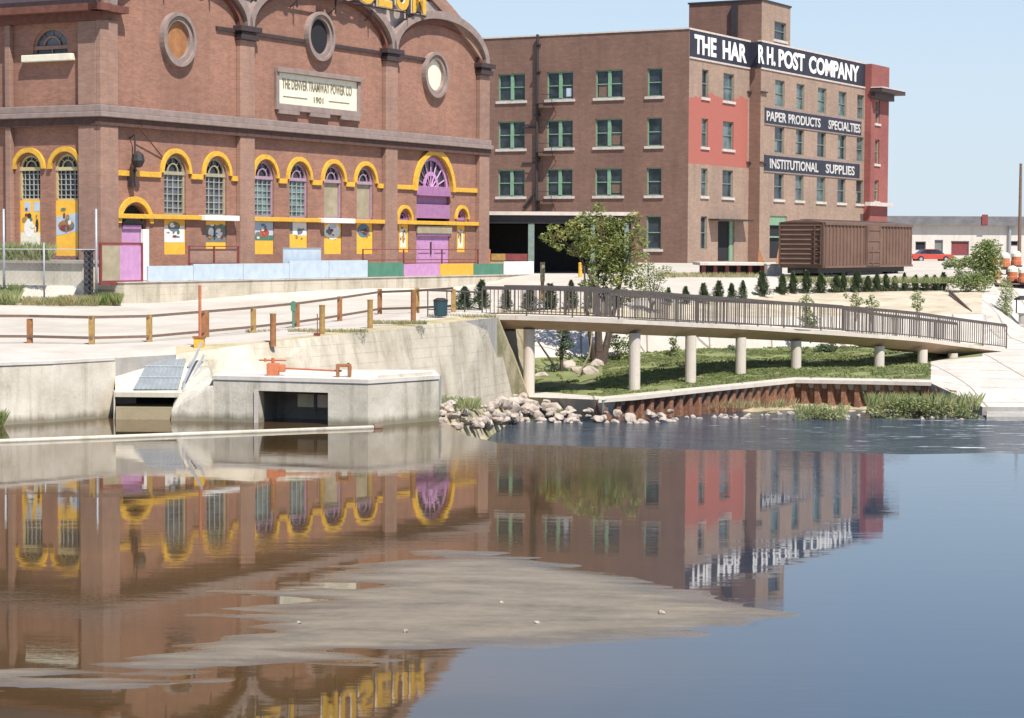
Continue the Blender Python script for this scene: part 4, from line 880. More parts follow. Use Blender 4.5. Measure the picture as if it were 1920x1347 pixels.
# concrete loading platform on dark posts
a,b_=PD(1310,492,147),PD(1435,492,147); zp=a.z
t=thing('loading_platform','low concrete platform on dark posts before the open doorway','dock'); mb=MB(); mb.box(a.x,b_.x,146,152,zp-.2,zp); mb.build('slab',M['concwhite'],t,bev=.02)
for i in range(6):
    x=a.x+.3+(b_.x-a.x-.6)*i/5; mb=MB(); mb.box(x-.12,x+.12,146.3,146.6,3.9,zp-.2); mb.build('post',M['maroon'],t)
mb=MB(); mb.box(a.x+.1,b_.x-.1,147.2,147.5,3.9,zp-.2); mb.build('back_panel',M['steel'],t)
t=thing('dock_step','pale concrete block at the right end of the low platform','block'); mb=MB(); a=PD(1437,497,145); mb.box(a.x,a.x+1.0,144.5,147,3.9,PD(1437,497,145).z); mb.build('block',M['conc'],t,bev=.04)
mb=MB(); mb.box(a.x-.03,a.x+1.03,144.47,147.03,PD(1437,497,145).z,PD(1437,497,145).z+.08); mb.build('cap',M['concwhite'],t)
# ================================================================== dark open shed between the halls
t=thing('loading_shed','dark open fronted shed with white roof edge between the two brick halls','shed')
D0=146; xl,xr=PX(906,D0,6).x,PX(1192,D0,6).x; zc=PD(1000,397,D0).z; ze=PD(1000,405,D0).z
mb=MB(); mb.box(xl,xr,D0,D0+12,ze+.04,zc); mb.build('roof',M['stonelight'],t)
mb=MB(); mb.box(xl+.05,xr-.05,D0+.3,D0+12,ze-.5,ze-.002); mb.build('roof_beam',M['steel'],t)
mb=MB(); mb.box(xl,xr-.1,D0+11,D0+11.3,3.6,ze-.5); mb.box(xl-.2,xl,D0+.5,D0+11,3.6,ze-.5); mb.box(xr-.3,xr-.1,D0+4,D0+11,3.6,ze-.5); mb.build('back_wall',M['steel'],t)
for px,w_,m_ in ((996,.42,'tealframe'),(1175,.3,'tealframe'),(1112,.3,'tealframe')):
    x=PX(px,D0,6).x; mb=MB(); mb.box(x-w_/2,x+w_/2,D0+.35,D0+.7,3.7,ze-.5); mb.build('column',M[m_],t,bev=.02)
x0,x1=PX(921,D0,5).x,PX(989,D0,5).x
mb=MB(); mb.box(x0,PX(948,D0,5).x,D0+.4,D0+.5,PD(930,489,D0).z,PD(930,476,D0).z); mb.build('ochre_board',M['ochrewood'],t)
mb=MB(); mb.box(PX(948,D0,5).x+.02,x1,D0+.4,D0+.5,PD(930,489,D0).z,PD(930,476,D0).z); mb.build('maroon_board',M['maroon'],t)
mb=MB(); mb.box(x0-.3,x1,D0+.35,D0+2,3.8,PD(930,491,D0).z); mb.build('dock_platform',M['tan'],t)
t=thing('orange_drum','orange drum standing at the powerhouse corner beside the dark shed','drum',PD(911,497,144.6)); mb=MB(); mb.lathe([(.30,0),(.31,.5),(.29,.52),(.31,.54),(.31,1.0),(.27,1.02)],14); mb.build('body',M['orange'],t); mb=MB(); mb.lathe([(.28,1.02),(.28,1.06)],14); mb.build('lid',M['rust'],t)
for px,y0,y1,mt,lb in ((1088,495,523,'yellow','bright yellow bollard in front of the dark shed'),(1017,492,560,'ochrewood','brown and tan post standing left of the yellow bollard')):
    d=140 if px==1088 else 112; p=PD(px,y1,d); h=PD(px,y0,d).z-p.z; t=thing('bollard',lb,'bollard',p); mb=MB(); mb.tube((0,0,0),(0,0,h),.13 if px==1088 else .1,10); mb.build('post',M[mt],t); mb=MB(); mb.lathe([(.14,h),(.14,h+.05),(.05,h+.09)] if px==1088 else [(.11,h-1.0),(.12,h-.98),(.12,h)],10); mb.build('cap',M[mt if px==1088 else 'tan'],t)
# ================================================================== BOXCAR
ang=1.06; bc=PD(1545,503,140); L,Wd=17.2,3.1; zb,ztp=bc.z,PD(1545,413,140).z
t=thing('boxcar','brown ribbed railway boxcar standing beside the warehouse','railway car',(bc.x,bc.y,0),ang)
Hh=ztp-zb
# local: x along the car away from camera, y to the left (end face runs along +y)
mb=MB(); mb.box(0,L,0,Wd,zb,ztp-.15)
body=mb.build('body',M['boxcar'],t)
mb=MB(); n=27
for i in range(n):
    x=.25+(L-.5)*i/(n-1)
    if .44*L<x<.60*L: continue
    mb.box(x-.05,x+.05,-.07,-.002,zb+.15,ztp-.3)
mb.box(0,L,-.09,-.003,zb,zb+.14); mb.box(0,L,-.09,-.003,ztp-.3,ztp-.15); mb.build('side_rib',M['boxcar'],body)
mb=MB()
for i in range(9):
    z=zb+.25+(Hh-.6)*i/8; mb.hull([(x,y,zz) for y in (.12,Wd-.12) for x,zz in ((-.002,z-.1),(-.1,z),(-.002,z+.1))])
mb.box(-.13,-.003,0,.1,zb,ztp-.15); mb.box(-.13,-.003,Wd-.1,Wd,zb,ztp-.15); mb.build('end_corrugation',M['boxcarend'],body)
mb=MB(); mb.box(.44*L,.60*L,-.13,-.02,zb+.1,ztp-.25)
for k in range(4): z=zb+.3+(Hh-.9)*k/3; mb.box(.45*L,.59*L,-.17,-.131,z,z+.12)
mb.box(.445*L,.455*L,-.18,-.131,zb+.2,ztp-.3); mb.box(.585*L,.595*L,-.18,-.131,zb+.2,ztp-.3); mb.box(.5*L,.51*L,-.18,-.131,zb+.2,zb+1.4); mb.build('sliding_door',M['boxcar'],t)
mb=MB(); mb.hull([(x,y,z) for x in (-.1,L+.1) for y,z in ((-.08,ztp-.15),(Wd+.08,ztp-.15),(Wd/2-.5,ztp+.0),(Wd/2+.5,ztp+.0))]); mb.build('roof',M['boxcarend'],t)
mb=MB(); mb.box(.4,L-.4,Wd/2-.3,Wd/2+.3,ztp+.03,ztp+.08); mb.build('roof_walk',M['railwood'],t)
mb=MB(); mb.box(.2,L-.2,.5,Wd-.5,zb-.35,zb-.002); mb.box(L*.3,L*.7,.35,Wd-.35,zb-.6,zb-.35); mb.build('underframe',M['steel'],t)
for x in (2.2,L-2.2):
    mb=MB(); mb.box(x-1.2,x+1.2,.45,.62,zb-.75,zb-.45); mb.box(x-1.2,x+1.2,Wd-.62,Wd-.45,zb-.75,zb-.45); mb.box(x-.3,x+.3,.62,Wd-.62,zb-.7,zb-.36); tr=mb.build('truck',M['steel'],t)
    for dx in (-.85,.85):
        for y in (.7,Wd-.7): mb=MB(); mb.tube((x+dx,y-.07,zb-.72),(x+dx,y+.07,zb-.72),.42,16); mb.build('wheel',M['steel'],tr)
mb=MB()
for k in range(7): z=zb+.25+k*.38; mb.box(-.24,-.2,.15,.6,z,z+.04)
mb.box(-.24,-.131,.14,.18,zb+.2,zb+2.7); mb.box(-.24,-.131,.57,.61,zb+.2,zb+2.7); mb.build('ladder',M['boxcarend'],t)
mb=MB(); mb.box(-.9,0,Wd/2-.12,Wd/2+.12,zb-.35,zb-.15); mb.box(L,L+.9,Wd/2-.12,Wd/2+.12,zb-.35,zb-.15); mb.build('coupler',M['steel'],t)
t2=thing('railway_track','rusty rails on ties under the brown boxcar','track',(bc.x,bc.y,0),ang); zr_=zb-1.17
for y in (.82,Wd-.82): mb=MB(); mb.box(-6,40,y-.035,y+.035,zr_-.12,zr_+.02); mb.build('rail',M['rust'],t2)
mb=MB()
for i in range(70): mb.box(-6+i*.65,-5.77+i*.65,.3,Wd-.3,zr_-.28,zr_-.121)
mb.build('ties',M['railwood'],t2)
p=PD(1463,494,148); t=thing('leaning_board','tan and rust coloured board leaning beside the boxcar end','board',p); mb=MB(); mb.hull([(-.3,0,0),(.28,0,0),(.35,.5,1.75),(.05,.5,1.75),(-.3,.06,0),(.28,.06,0),(.35,.56,1.75),(.05,.56,1.75)]); mb.build('board',M['wood'],t); mb=MB(); mb.hull([(0,-.1,0),(.3,-.1,0),(.3,.3,1.2),(.1,.3,1.2),(0,-.04,0),(.3,-.04,0),(.3,.36,1.2),(.1,.36,1.2)]); mb.build('rust_patch',M['weathwood'],t)
p=PD(1424,493,150); t=thing('leaning_sheet','narrow brown sheet leaning on the warehouse by the platform','board',p); mb=MB(); mb.hull([(-.1,0,0),(.35,0,0),(.02,.3,.95),(-.05,.3,.95),(-.1,.05,0),(.35,.05,0),(.02,.35,.95)]); mb.build('sheet',M['weathwood'],t); mb=MB(); mb.box(-.12,.36,-.04,-.005,0,.06); mb.build('foot',M['wood'],t)
# ================================================================== far low building and yard things at right
D0=300; t=thing('depot_building','long low whitewashed depot with dark roof edge in the distance','building')
x0,x1=PX(1640,D0,6).x,PX(2150,D0,6).x; zt=PD(1800,423,D0).z; zb_=4.3
hs=[(1716,1736,453,470),(1752,1768,450,476),(1783,1817,452,480),(1894,1909,452,462)]
FX=lambda u,z,n=0: Vector((u,D0-n,z)); ho=[(PX(a,D0,6).x,PX(b_,D0,6).x,max(4.6,PD(a,y1,D0).z),PD(a,y0,D0).z) for a,b_,y0,y1 in hs]
mb=MB(); wall(mb,FX,x0,x1,zb_,zt,ho,.3); mb.q(FX(x0,zb_),FX(x0,zt),FX(x0,zt,-30),FX(x0,zb_,-30)); mb.build('wall',M['concwhite'],t)
mb=MB(); mb.box(x0-.5,x1,D0-.8,D0+30,zt,PD(1800,406,D0).z); mb.build('roof',M['depotroof'],t)
mb=MB(); x=PX(1843,D0,6).x; mb.box(x-.4,x+.4,D0-1.0,D0-.81,zt+.1,zt+1.5); mb.build('roof_box',M['maroon'],t)
for h,m_ in zip(ho,('black','steelgrey','maroon','black')): rectwin(h,FX,t,M['galv'],M[m_],False,False,False)
mb=MB(); x=PX(1892,D0,6).x; mb.tube((x,D0-.3,zb_),(x,D0-.3,zt),.2,6); mb.build('downpipe',M['galv'],t)
p=PX(1911,210,4.55); t=thing('utility_pole','tall thin wooden pole at the right edge','pole',p); mb=MB(); hh=PD(1911,308,210).z-4.55; mb.tube((0,0,0),(0,0,hh),.19,9,.13); mb.build('pole',M['railwood'],t); mb=MB(); mb.lathe([(.15,hh),(.16,hh+.05),(.04,hh+.1)],9); mb.build('cap',M['galv'],t)
# red car
p=PD(1745,494,235); t=thing('parked_car','red saloon car parked beyond the boxcar','car',(p.x,p.y,4.42),R(8)); sc_=1
prof=[(-2.3,.35),(-2.3,.8),(-1.55,.92),(-.95,1.38),(.65,1.40),(1.35,.95),(2.25,.82),(2.3,.35)]
mb=MB(); mb.hull([(x,y,z) for x,z in ((-2.3,.32),(-2.32,.8),(-2.2,.9),(2.2,.86),(2.3,.7),(2.3,.32)) for y in (-.86,.86)]); mb.build('body',M['carred'],t,bev=.05)
mb=MB(); mb.hull([(-1.6,-.8,.88),(-1.6,.8,.88),(1.3,-.8,.88),(1.3,.8,.88),(-.95,-.66,1.36),(-.95,.66,1.36),(.6,-.66,1.38),(.6,.66,1.38)]); mb.build('cabin_glass',M['glassdark'],t)
mb=MB(); mb.hull([(x,y,z) for x in (-.98,.62) for y in (-.68,.68) for z in (1.365,1.42)]); mb.build('roof',M['carred'],t)
for x in (-1.4,1.4):
    for y in (-.84,.84):
        mb=MB(); mb.tube((x,y-.1,.33),(x,y+.1,.33),.33,16); w_=mb.build('wheel',M['tyre'],t); mb=MB(); mb.tube((x,y-.12,.33),(x,y+.12,.33),.18,12); mb.build('rim',M['galv'],w_)
for y in (-.6,.6): mb=MB(); mb.tube((-2.36,y,.65),(-2.33,y,.65),.11,10); mb.build('headlight',M['white'],t)
mb=MB(); mb.box(-2.4,-2.33,-.8,.8,.38,.5); mb.build('bumper',M['galv'],t)
# orange drums
pos=[(1862,502,150),(1884,503,151),(1905,500,152),(1866,529,143),(1898,530,142),(1919,532,141)]
names=['orange and white drum, upper row, left one','orange and white drum, upper row, middle one','orange and white drum, upper row, beside the tall pole','orange and white drum, lower row, left of the slender tree top','orange and white drum, lower row, just right of the slender tree top','orange and white drum cut by the right edge, lower row']
proto=None
for (px,y,d),nm in zip(pos,names):
    p=PD(px,y,d)
    if proto is None:
        proto=thing('traffic_drum',nm,'drum',p,0,'orange and white drums at the right edge'); mb=MB(); mb.lathe([(.30,0),(.30,.3),(.27,.32),(.27,.55)],14); mb.build('body',M['orange'],proto); mb=MB(); mb.lathe([(.275,.55),(.275,.72),(.18,.84),(.05,.88)],14); mb.build('top',M['cream'],proto); mb=MB(); mb.lathe([(.36,-.02),(.36,.06)],14); mb.build('base',M['tyre'],proto); t=proto
    else: t=dup(proto)
    t.location=p; t['label']=nm; t.scale=(1.25,)*3
t=thing('barrier_deck','weathered rail board carrying the upper orange drums','board',(PX(1885,152,4).x,152,0)); z=PD(1884,503,151).z; mb=MB(); mb.box(-1.6,1.8,-1.4,.4,z-.12,z-.03); mb.build('board',M['railwood'],t)
for x in (-1.5,0,1.7): mb=MB(); mb.box(x-.05,x+.05,-.5,-.4,3.9,z-.12); mb.build('leg',M['railwood'],t)
t=thing('lower_drum_board','weathered board on short legs carrying the lower orange drums','board',(PX(1895,142,4).x,142,0)); z=PD(1898,530,142).z; mb=MB(); mb.box(-1.2,1.6,-1.3,1.3,z-.12,z-.03); mb.build('board',M['railwood'],t)
for x in (-1.1,1.4): mb=MB(); mb.box(x-.05,x+.05,-1,-.9,3.4,z-.12); mb.build('leg',M['railwood'],t)
# small dark framed structure and curved handrail at the right edge
t=thing('drinking_fountain','dark framed little fountain stand cut by the right edge','fountain',PXQ(1916,103,2.2)); mb=MB(); mb.lathe([(.42,0),(.42,.15),(.22,.25),(.2,.8),(.3,.9)],12); mb.build('pedestal',M['concgrey'],t)
mb=MB(); 
for x in (-.35,.35): mb.tube((x,0,.9),(x,0,1.7),.04,6)
mb.lathe([(.5,1.7),(.45,1.82),(.15,1.95)],12); mb.build('frame',M['steel'],t)
t=thing('ramp_wall','short dark topped wing wall descending behind the end of the footbridge','wall'); a=PXQ(1781,107,3.8); b_=PXQ(1822,99,3.0)
mb=MB(); mb.hull([a,b_,a+Vector((0,.3,0)),b_+Vector((0,.3,0))]+[Vector((q.x,q.y,.2)) for q in (a,b_,a+Vector((0,.3,0)),b_+Vector((0,.3,0)))]); mb.build('wall_face',M['concwhite'],t)
mb=MB(); mb.hull([q+Vector(v) for q in (a,b_) for v in ((0,-.1,0),(0,.4,0),(0,-.1,.16),(0,.4,.16))]); mb.build('coping',M['railwood'],t)
# ================================================================== FOOTBRIDGE
ctrl=[(903,77.4,3.50),(992,76.9,3.50),(1190,76.4,3.40),(1295,79.4,3.20),(1389,83.0,2.99),(1493,85.6,2.76),(1649,86.2,2.53),(1730,88.0,2.32),(1787,90.0,2.08),(1889,92.6,1.70)]
cpts=[PXQ(px,d,z) for px,d,z in ctrl]
def catmull(p,n=6):
    o=[]
    for i in range(len(p)-1):
        a=p[max(0,i-1)];b_=p[i];c_=p[i+1];d=p[min(len(p)-1,i+2)]
        for k in range(n):
            t=k/n; o.append(.5*((2*b_)+(c_-a)*t+(2*a-5*b_+4*c_-d)*t*t+(3*b_-a-3*c_+d)*t**3))
    o.append(p[-1].copy()); return o
cl=catmull(cpts,6); BW=3.4
def nrm(l,i):
    a=l[max(0,i-1)];b_=l[min(len(l)-1,i+1)]; t=(b_-a); t.z=0; t.normalize(); return Vector((-t.y,t.x,0))
fb=thing('footbridge','long curving concrete footbridge on round columns with dark railing','bridge',cl[0]); O=cl[0]
def sweep(mb,l,sec):    # sec: list of (offset across, height)
    rows=[]
    for i in range(len(l)):
        n=nrm(l,i); rows.append([l[i]-O+n*a+Vector((0,0,b_)) for a,b_ in sec])
    k=len(sec)
    for i in range(len(rows)-1):
        for j in range(k): mb.q(rows[i][j],rows[i+1][j],rows[i+1][(j+1)%k],rows[i][(j+1)%k])
    mb.q(*rows[0]); mb.q(*reversed(rows[-1]))
mb=MB(); sweep(mb,cl,[(0,0),(BW,0),(BW,-.19),(0,-.19)]); mb.build('deck',M['deck'],fb)
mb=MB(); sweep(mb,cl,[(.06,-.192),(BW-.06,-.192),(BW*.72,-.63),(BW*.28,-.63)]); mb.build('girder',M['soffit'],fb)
cb=[(992,.55),(1190,.62),(1295,.7),(1389,.8),(1493,.85),(1649,.9),(1730,.95),(1787,1.0)]
for px,zg in cb:
    i=min(range(len(cl)),key=lambda i:abs(((cl[i].x/cl[i].y*FPX)+960)-px)); n=nrm(cl,i); p=cl[i]+n*BW*.27-O
    t=px; zg=Q(80,zg)[1]; q=PX(px,cl[i].y+n.y*BW*.27,1.0); p.x=q.x-O.x; p.y=q.y-O.y
    mb=MB(); mb.tube((p.x,p.y,zg-.4-O.z),(p.x,p.y,cl[i].z-.62-O.z),.26,18); mb.build('column',M['deck'],fb,smooth=False)
# railings on both edges: posts, then one barred panel between each pair of posts
fine=catmull(cpts,30); acc=[0]
for i in range(1,len(fine)): acc.append(acc[-1]+(fine[i]-fine[i-1]).length)
def at(s):
    s=max(0,min(acc[-1],s)); i=max(1,next((k for k,a in enumerate(acc) if a>=s),len(acc)-1)); t=(s-acc[i-1])/max(1e-6,acc[i]-acc[i-1]); return fine[i-1].lerp(fine[i],t),nrm(fine,i)
ns=18; seg=acc[-1]/ns
for off in (.08,BW-.08):
    for k in range(ns+1):
        p,n=at(k*seg); p=p+n*off-O; mb=MB(); mb.box(p.x-.035,p.x+.035,p.y-.035,p.y+.035,p.z,p.z+1.24); mb.build('railing_post',M['railmetal'],fb)
    for k in range(ns):
        mb=MB(); m_=int(seg/.19)
        for j in range(1,m_):
            p,n=at(k*seg+seg*j/m_); p=p+n*off-O; mb.box(p.x-.02,p.x+.02,p.y-.014,p.y+.014,p.z+.1,p.z+1.2)
        a,n0=at(k*seg); b_,n1=at((k+1)*seg); a=a+n0*off-O; b_=b_+n1*off-O
        for z0_,z1_ in ((1.17,1.33),(.08,.13)):
            mb.hull([a+Vector((0,-.035,z0_)),a+Vector((0,.035,z0_)),a+Vector((0,-.035,z1_)),a+Vector((0,.035,z1_)),b_+Vector((0,-.035,z0_)),b_+Vector((0,.035,z0_)),b_+Vector((0,-.035,z1_)),b_+Vector((0,.035,z1_))])
        mb.build('railing_panel',M['railmetal'],fb)
t=thing('approach_railing','dark pipe railing leading onto the left end of the footbridge','railing'); z=3.1
a,b_=PX(802,90,3.13),PX(903,98.5,2.87); k=3
for i in range(k): p=a.lerp(b_,i/k); mb=MB(); mb.tube(p-Vector((0,0,.1)),p+Vector((0,0,1.0)),.03,6); mb.build('post',M['railmetal'],t)
for h in (1.0,.2): mb=MB(); mb.tube(a+Vector((0,0,h)),b_+Vector((0,0,h)),.045 if h>.5 else .025,6); mb.build('rail',M['railmetal'],t)
# abutment and battered wing wall
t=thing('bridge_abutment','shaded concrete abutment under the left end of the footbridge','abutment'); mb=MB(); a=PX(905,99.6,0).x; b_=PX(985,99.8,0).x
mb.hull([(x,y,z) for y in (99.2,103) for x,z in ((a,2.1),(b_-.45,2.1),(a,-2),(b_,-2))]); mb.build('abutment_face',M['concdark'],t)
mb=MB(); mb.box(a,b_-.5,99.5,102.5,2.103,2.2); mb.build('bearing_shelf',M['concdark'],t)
t=thing('battered_wall','broad pale board marked wall sloping down from the path to the outlet','wall')
top=[PX(px,d-.1,z) for px,d,z in ((330,76.4,2.12),(475,77,2.47),(600,79.8,2.61),(712,83.4,2.72),(850,88.8,2.87),(925,93.4,2.92))]
bot=[PX(px,d,z) for px,d,z in ((330,75.7,1.2),(475,76.2,1.2),(600,79,1.0),(712,82.3,.55),(850,87.4,-.3),(966,95.6,-1.2))]
mb=MB()
for i in range(5):
    q=[top[i],top[i+1],bot[i+1],bot[i]]; mb.q(*[(p.x,p.y,p.z) for p in (bot[i],bot[i+1],top[i+1],top[i])])
    mb.q(top[i],top[i+1],top[i+1]+Vector((0,.5,0)),top[i]+Vector((0,.5,0)))
    mb.q(bot[i],bot[i+1],bot[i+1]+Vector((0,0,-2.2)),bot[i]+Vector((0,0,-2.2)))
e=bot[-1]; mb.q(top[-1],bot[-1],bot[-1]+Vector((0,4,0)),top[-1]+Vector((0,4,0)))
mb.build('wall_face',M['concboard'],t)
# ================================================================== left river wall and outlet works
t=thing('river_wall','stained pale concrete river wall at the left water edge','wall'); p=[PX(px,d,2.0) for px,d in ((-2500,66),(0,71.3),(100,72.6),(216,75))]
mb=MB()
for i in range(3):
    a,b_=p[i],p[i+1]; mb.hull([Vector((q.x,q.y+o_,z)) for q in (a,b_) for o_ in (0,.9) for z in (-1,1.96)])
mb.build('wall_face',M['concriver'],t)
mb=MB()
for i in range(3):
    a,b_=p[i],p[i+1]; mb.hull([Vector((q.x,q.y+o_,z)) for q in (a,b_) for o_ in (-.05,.95) for z in (1.963,2.06)])
mb.build('coping',M['concwhite'],t)
t=thing('intake_bay','concrete intake bay with blue grey grating above a dark slot','intake')
zs=.92; A=PX(216,74,zs); B_=PX(340,73.9,zs); Cc=PX(216,76.6,2.0); Dd=PX(386,76.6,2.0)
mb=MB(); mb.hull([A,B_,Cc,Dd]+[v+Vector((0,0,-.16)) for v in (A,B_)]+[v+Vector((0,.3,-.4)) for v in (Cc,Dd)]); mb.build('sloping_slab',M['conc'],t)
mb=MB(); g=[PX(283,76.45,2.0),PX(350,76.45,2.0),PX(334,74.1,.98),PX(250,74.1,.98)]; up=Vector((0,-.03,.045)); mb.hull([v+up*.4 for v in g]+[v+up for v in g]); gr=mb.build('grating',M['grate'],t)
mb=MB()
for i in range(9):
    s_=(i+.5)/9; a=g[0].lerp(g[1],s_)+up*1.2; b_=g[3].lerp(g[2],s_)+up*1.2; mb.tube(a,b_,.018,4)
for s_ in (.33,.66): mb.tube(g[0].lerp(g[3],s_)+up*1.3,g[1].lerp(g[2],s_)+up*1.3,.025,4)
mb.build('grating_bar',M['galv'],gr)
mb=MB(); mb.hull([PX(218,75.6,z) for z in (-.5,.8)]+[PX(330,75.6,z) for z in (-.5,.8)]+[PX(218,75.8,z) for z in (-.5,.8)]+[PX(330,75.8,z) for z in (-.5,.8)]); mb.build('slot_back',M['black'],t)
mb=MB(); mb.hull([PX(px,d,z) for px in (217,326) for d in (73.9,75.6) for z in (-.6,.42)]); mb.build('sill_block',M['conctan'],t)
mb=MB(); mb.hull([PX(216,d,z) for d in (74.05,76) for z in (-.5,.95)]+[PX(213,d,z) for d in (74.05,76) for z in (-.5,.95)]); mb.build('cheek_wall',M['conc'],t)
mb=MB(); mb.hull([PX(338,73.9,.9),PX(322,73.6,.35),PX(318,73.4,-.6),PX(402,73.2,-.6),PX(401,73.3,1.2),PX(392,74.6,1.62),PX(388,76.7,2.02),PX(352,76.7,2.0),PX(402,76.7,1.4),PX(402,76.7,-.6),PX(330,76.7,-.6)]); mb.build('wing_slope',M['concbox'],t)
mb=MB(); a=PX(378,75.8,2.55); b_=PX(345,74.2,1.25); mb.tube(a,b_,.05,6); mb.tube(PX(382,75.9,2.1),PX(350,74.3,1.0),.05,6); mb.tube(b_,PX(343,74.1,.9),.06,6); mb.tube(PX(366,75.2,2.05),PX(352,74.6,1.75),.04,6); mb.build('gate_stem',M['galv'],t)
t=thing('marker_pole','slim rust orange pole rising from a yellow box','pole',PX(375,77.2,2.3)); ht=PD(375,535,77.2).z-2.3; mb=MB(); mb.tube((0,0,0),(0,0,ht),.055,8); mb.build('pole',M['orange'],t); mb=MB(); mb.box(-.2,.16,-.18,.12,.0,.34); mb.build('base_box',M['yellow'],t,bev=.015); mb=MB(); mb.box(-.24,.2,-.2,.14,.34,.42); mb.build('lid',M['weathwood'],t); mb=MB(); mb.tube((.12,-.2,-.35),(.02,-.2,-.05),.05,6); mb.build('lever',M['orange'],t)
# outlet box
ob=thing('outlet_box','pale concrete outlet box with a dark opening at the waterline','culvert')
F=[PX(400,73.3,0),PX(690,71.5,0),PX(822,74.1,0)]; Fd=(F[1]-F[0]); LF=math.hypot(Fd.x,Fd.y); dir_=Vector((Fd.x/LF,Fd.y/LF,0)); nor=Vector((dir_.y,-dir_.x,0)); ZT=1.42
FO=lambda u,z,n=0: Vector((F[0].x,F[0].y,0))+dir_*u+nor*n+Vector((0,0,z))
def ou(px,z): # u at column px
    return min((abs((lambda q:960+(q.x*FPX/q.y))(FO(u/50,z))-px),u/50) for u in range(0,int(LF*50)))[1]
h=(ou(484,.5),ou(615,.5),-.6,1.08); mb=MB(); wall(mb,FO,0,LF,-.6,ZT,[h],.45); mb.build('front_wall',M['concbox'],ob)
d2=F[2]-F[1]; mb=MB(); mb.q(*[Vector((q.x,q.y,z)) for q,z in ((F[1],-.6),(F[2],-.6),(F[2],ZT),(F[1],ZT))]); mb.q(*[Vector((q.x,q.y,z)) for q,z in ((F[2],-.6),(F[2]+Vector((0,3.4,0)),-.6),(F[2]+Vector((0,3.4,0)),ZT),(F[2],ZT))]); mb.build('side_wall',M['concbox'],ob)
mb=MB(); base=[F[0],F[1],F[2],F[2]+Vector((-.3,3.2,0)),F[0]+Vector((0,3.6,0))]
ctr=sum(base,Vector())/5; mb.prism([(ctr+(q-ctr)*1.012) for q in base],ZT,ZT+.13); mb.build('top_slab',M['concwhite'],ob)
# recess inside: dark back wall; a tan panel stands in for sunlit concrete beyond
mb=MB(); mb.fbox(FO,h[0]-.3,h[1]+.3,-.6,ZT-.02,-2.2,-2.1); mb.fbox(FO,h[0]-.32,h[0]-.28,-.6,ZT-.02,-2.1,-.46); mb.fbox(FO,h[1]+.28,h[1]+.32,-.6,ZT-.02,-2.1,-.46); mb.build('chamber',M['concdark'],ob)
mb=MB(); mb.fbox(FO,h[0]-.14,h[0]-.001,-.6,1.1,.003,.06); mb.build('jamb_edge',M['concwhite'],ob)
mb=MB(); mb.fbox(FO,h[0]+(h[1]-h[0])*.50,h[1]-.03,.55,.98,-.44,-.38); pn_=mb.build('lit_wall_panel',M['conctan'],ob); mb=MB(); x=h[0]+(h[1]-h[0])*.76; mb.fbox(FO,x-.05,x+.05,.4,1.05,-.379,-.33); mb.build('panel_bar',M['steel'],pn_)
mb=MB(); mb.prism([(F[1].x+.3,F[1].y+.4),(F[2].x-.2,F[2].y+.1),(F[2].x-.3,F[2].y+1.2),(F[1].x+.6,F[1].y+1.4)],ZT+.13,ZT+.24) ; mb.build('raised_kerb',M['conc'],ob)
# gate hoist on top of the box
gh=thing('gate_hoist','rust orange gate hoist with handwheel and long shaft on the outlet box','hoist',PX(513,73.6,ZT+.13)); O2=gh.location.copy()
e=PX(646,72.9,ZT+.13)-O2
mb=MB(); mb.box(-.22,.18,-.2,.2,0,.42); mb.tube((-.02,0,.42),(-.02,0,.6),.06,8); mb.box(.1,.4,-.12,.12,.12,.38); mb.build('gearbox',M['orange'],gh,bev=.02)
mb=MB(); mb.tube((-.5,0,.52),(.42,0,.52),.035,6); mb.tube((-.28,0,.46),(-.28,0,.58),.05,6); mb.build('crank_bar',M['orange'],gh)
mb=MB(); mb.tube((.3,0,.25),(e.x-.1,e.y,e.z+.2),.032,8); mb.build('shaft',M['orange'],gh)
mb=MB(); mb.box(e.x-.28,e.x-.18,e.y-.15,e.y+.15,e.z,e.z+.34); mb.box(e.x+.12,e.x+.22,e.y-.15,e.y+.15,e.z,e.z+.34); mb.box(e.x-.28,e.x+.22,e.y-.15,e.y+.15,e.z+.34,e.z+.44); mb.build('end_bearing',M['weathwood'],gh,bev=.015)
t=thing('small_marker','short dark stake standing on the outlet box top','stake',PX(653,73.6,ZT+.13)); mb=MB(); mb.tube((0,0,0),(0,0,.42),.025,6); mb.build('stake',M['railwood'],t); mb=MB(); mb.box(-.04,.04,-.02,.02,.32,.44); mb.build('tip',M['steel'],t)
# floating pipe boom
t=thing('floating_pipe','long pale pipe lying on the calm water before the outlet','pipe'); a,b_=P(-400,843,.03),P(700,802,.03); mb=MB(); mb.tube(a,b_,.075,10); mb.build('pipe',M['conc'],t,smooth=True)
mb=MB(); d=(b_-a).normalized(); mb.tube(b_+d*.01,b_+d*.3,.11,10); mb.build('end_float',M['railwood'],t)
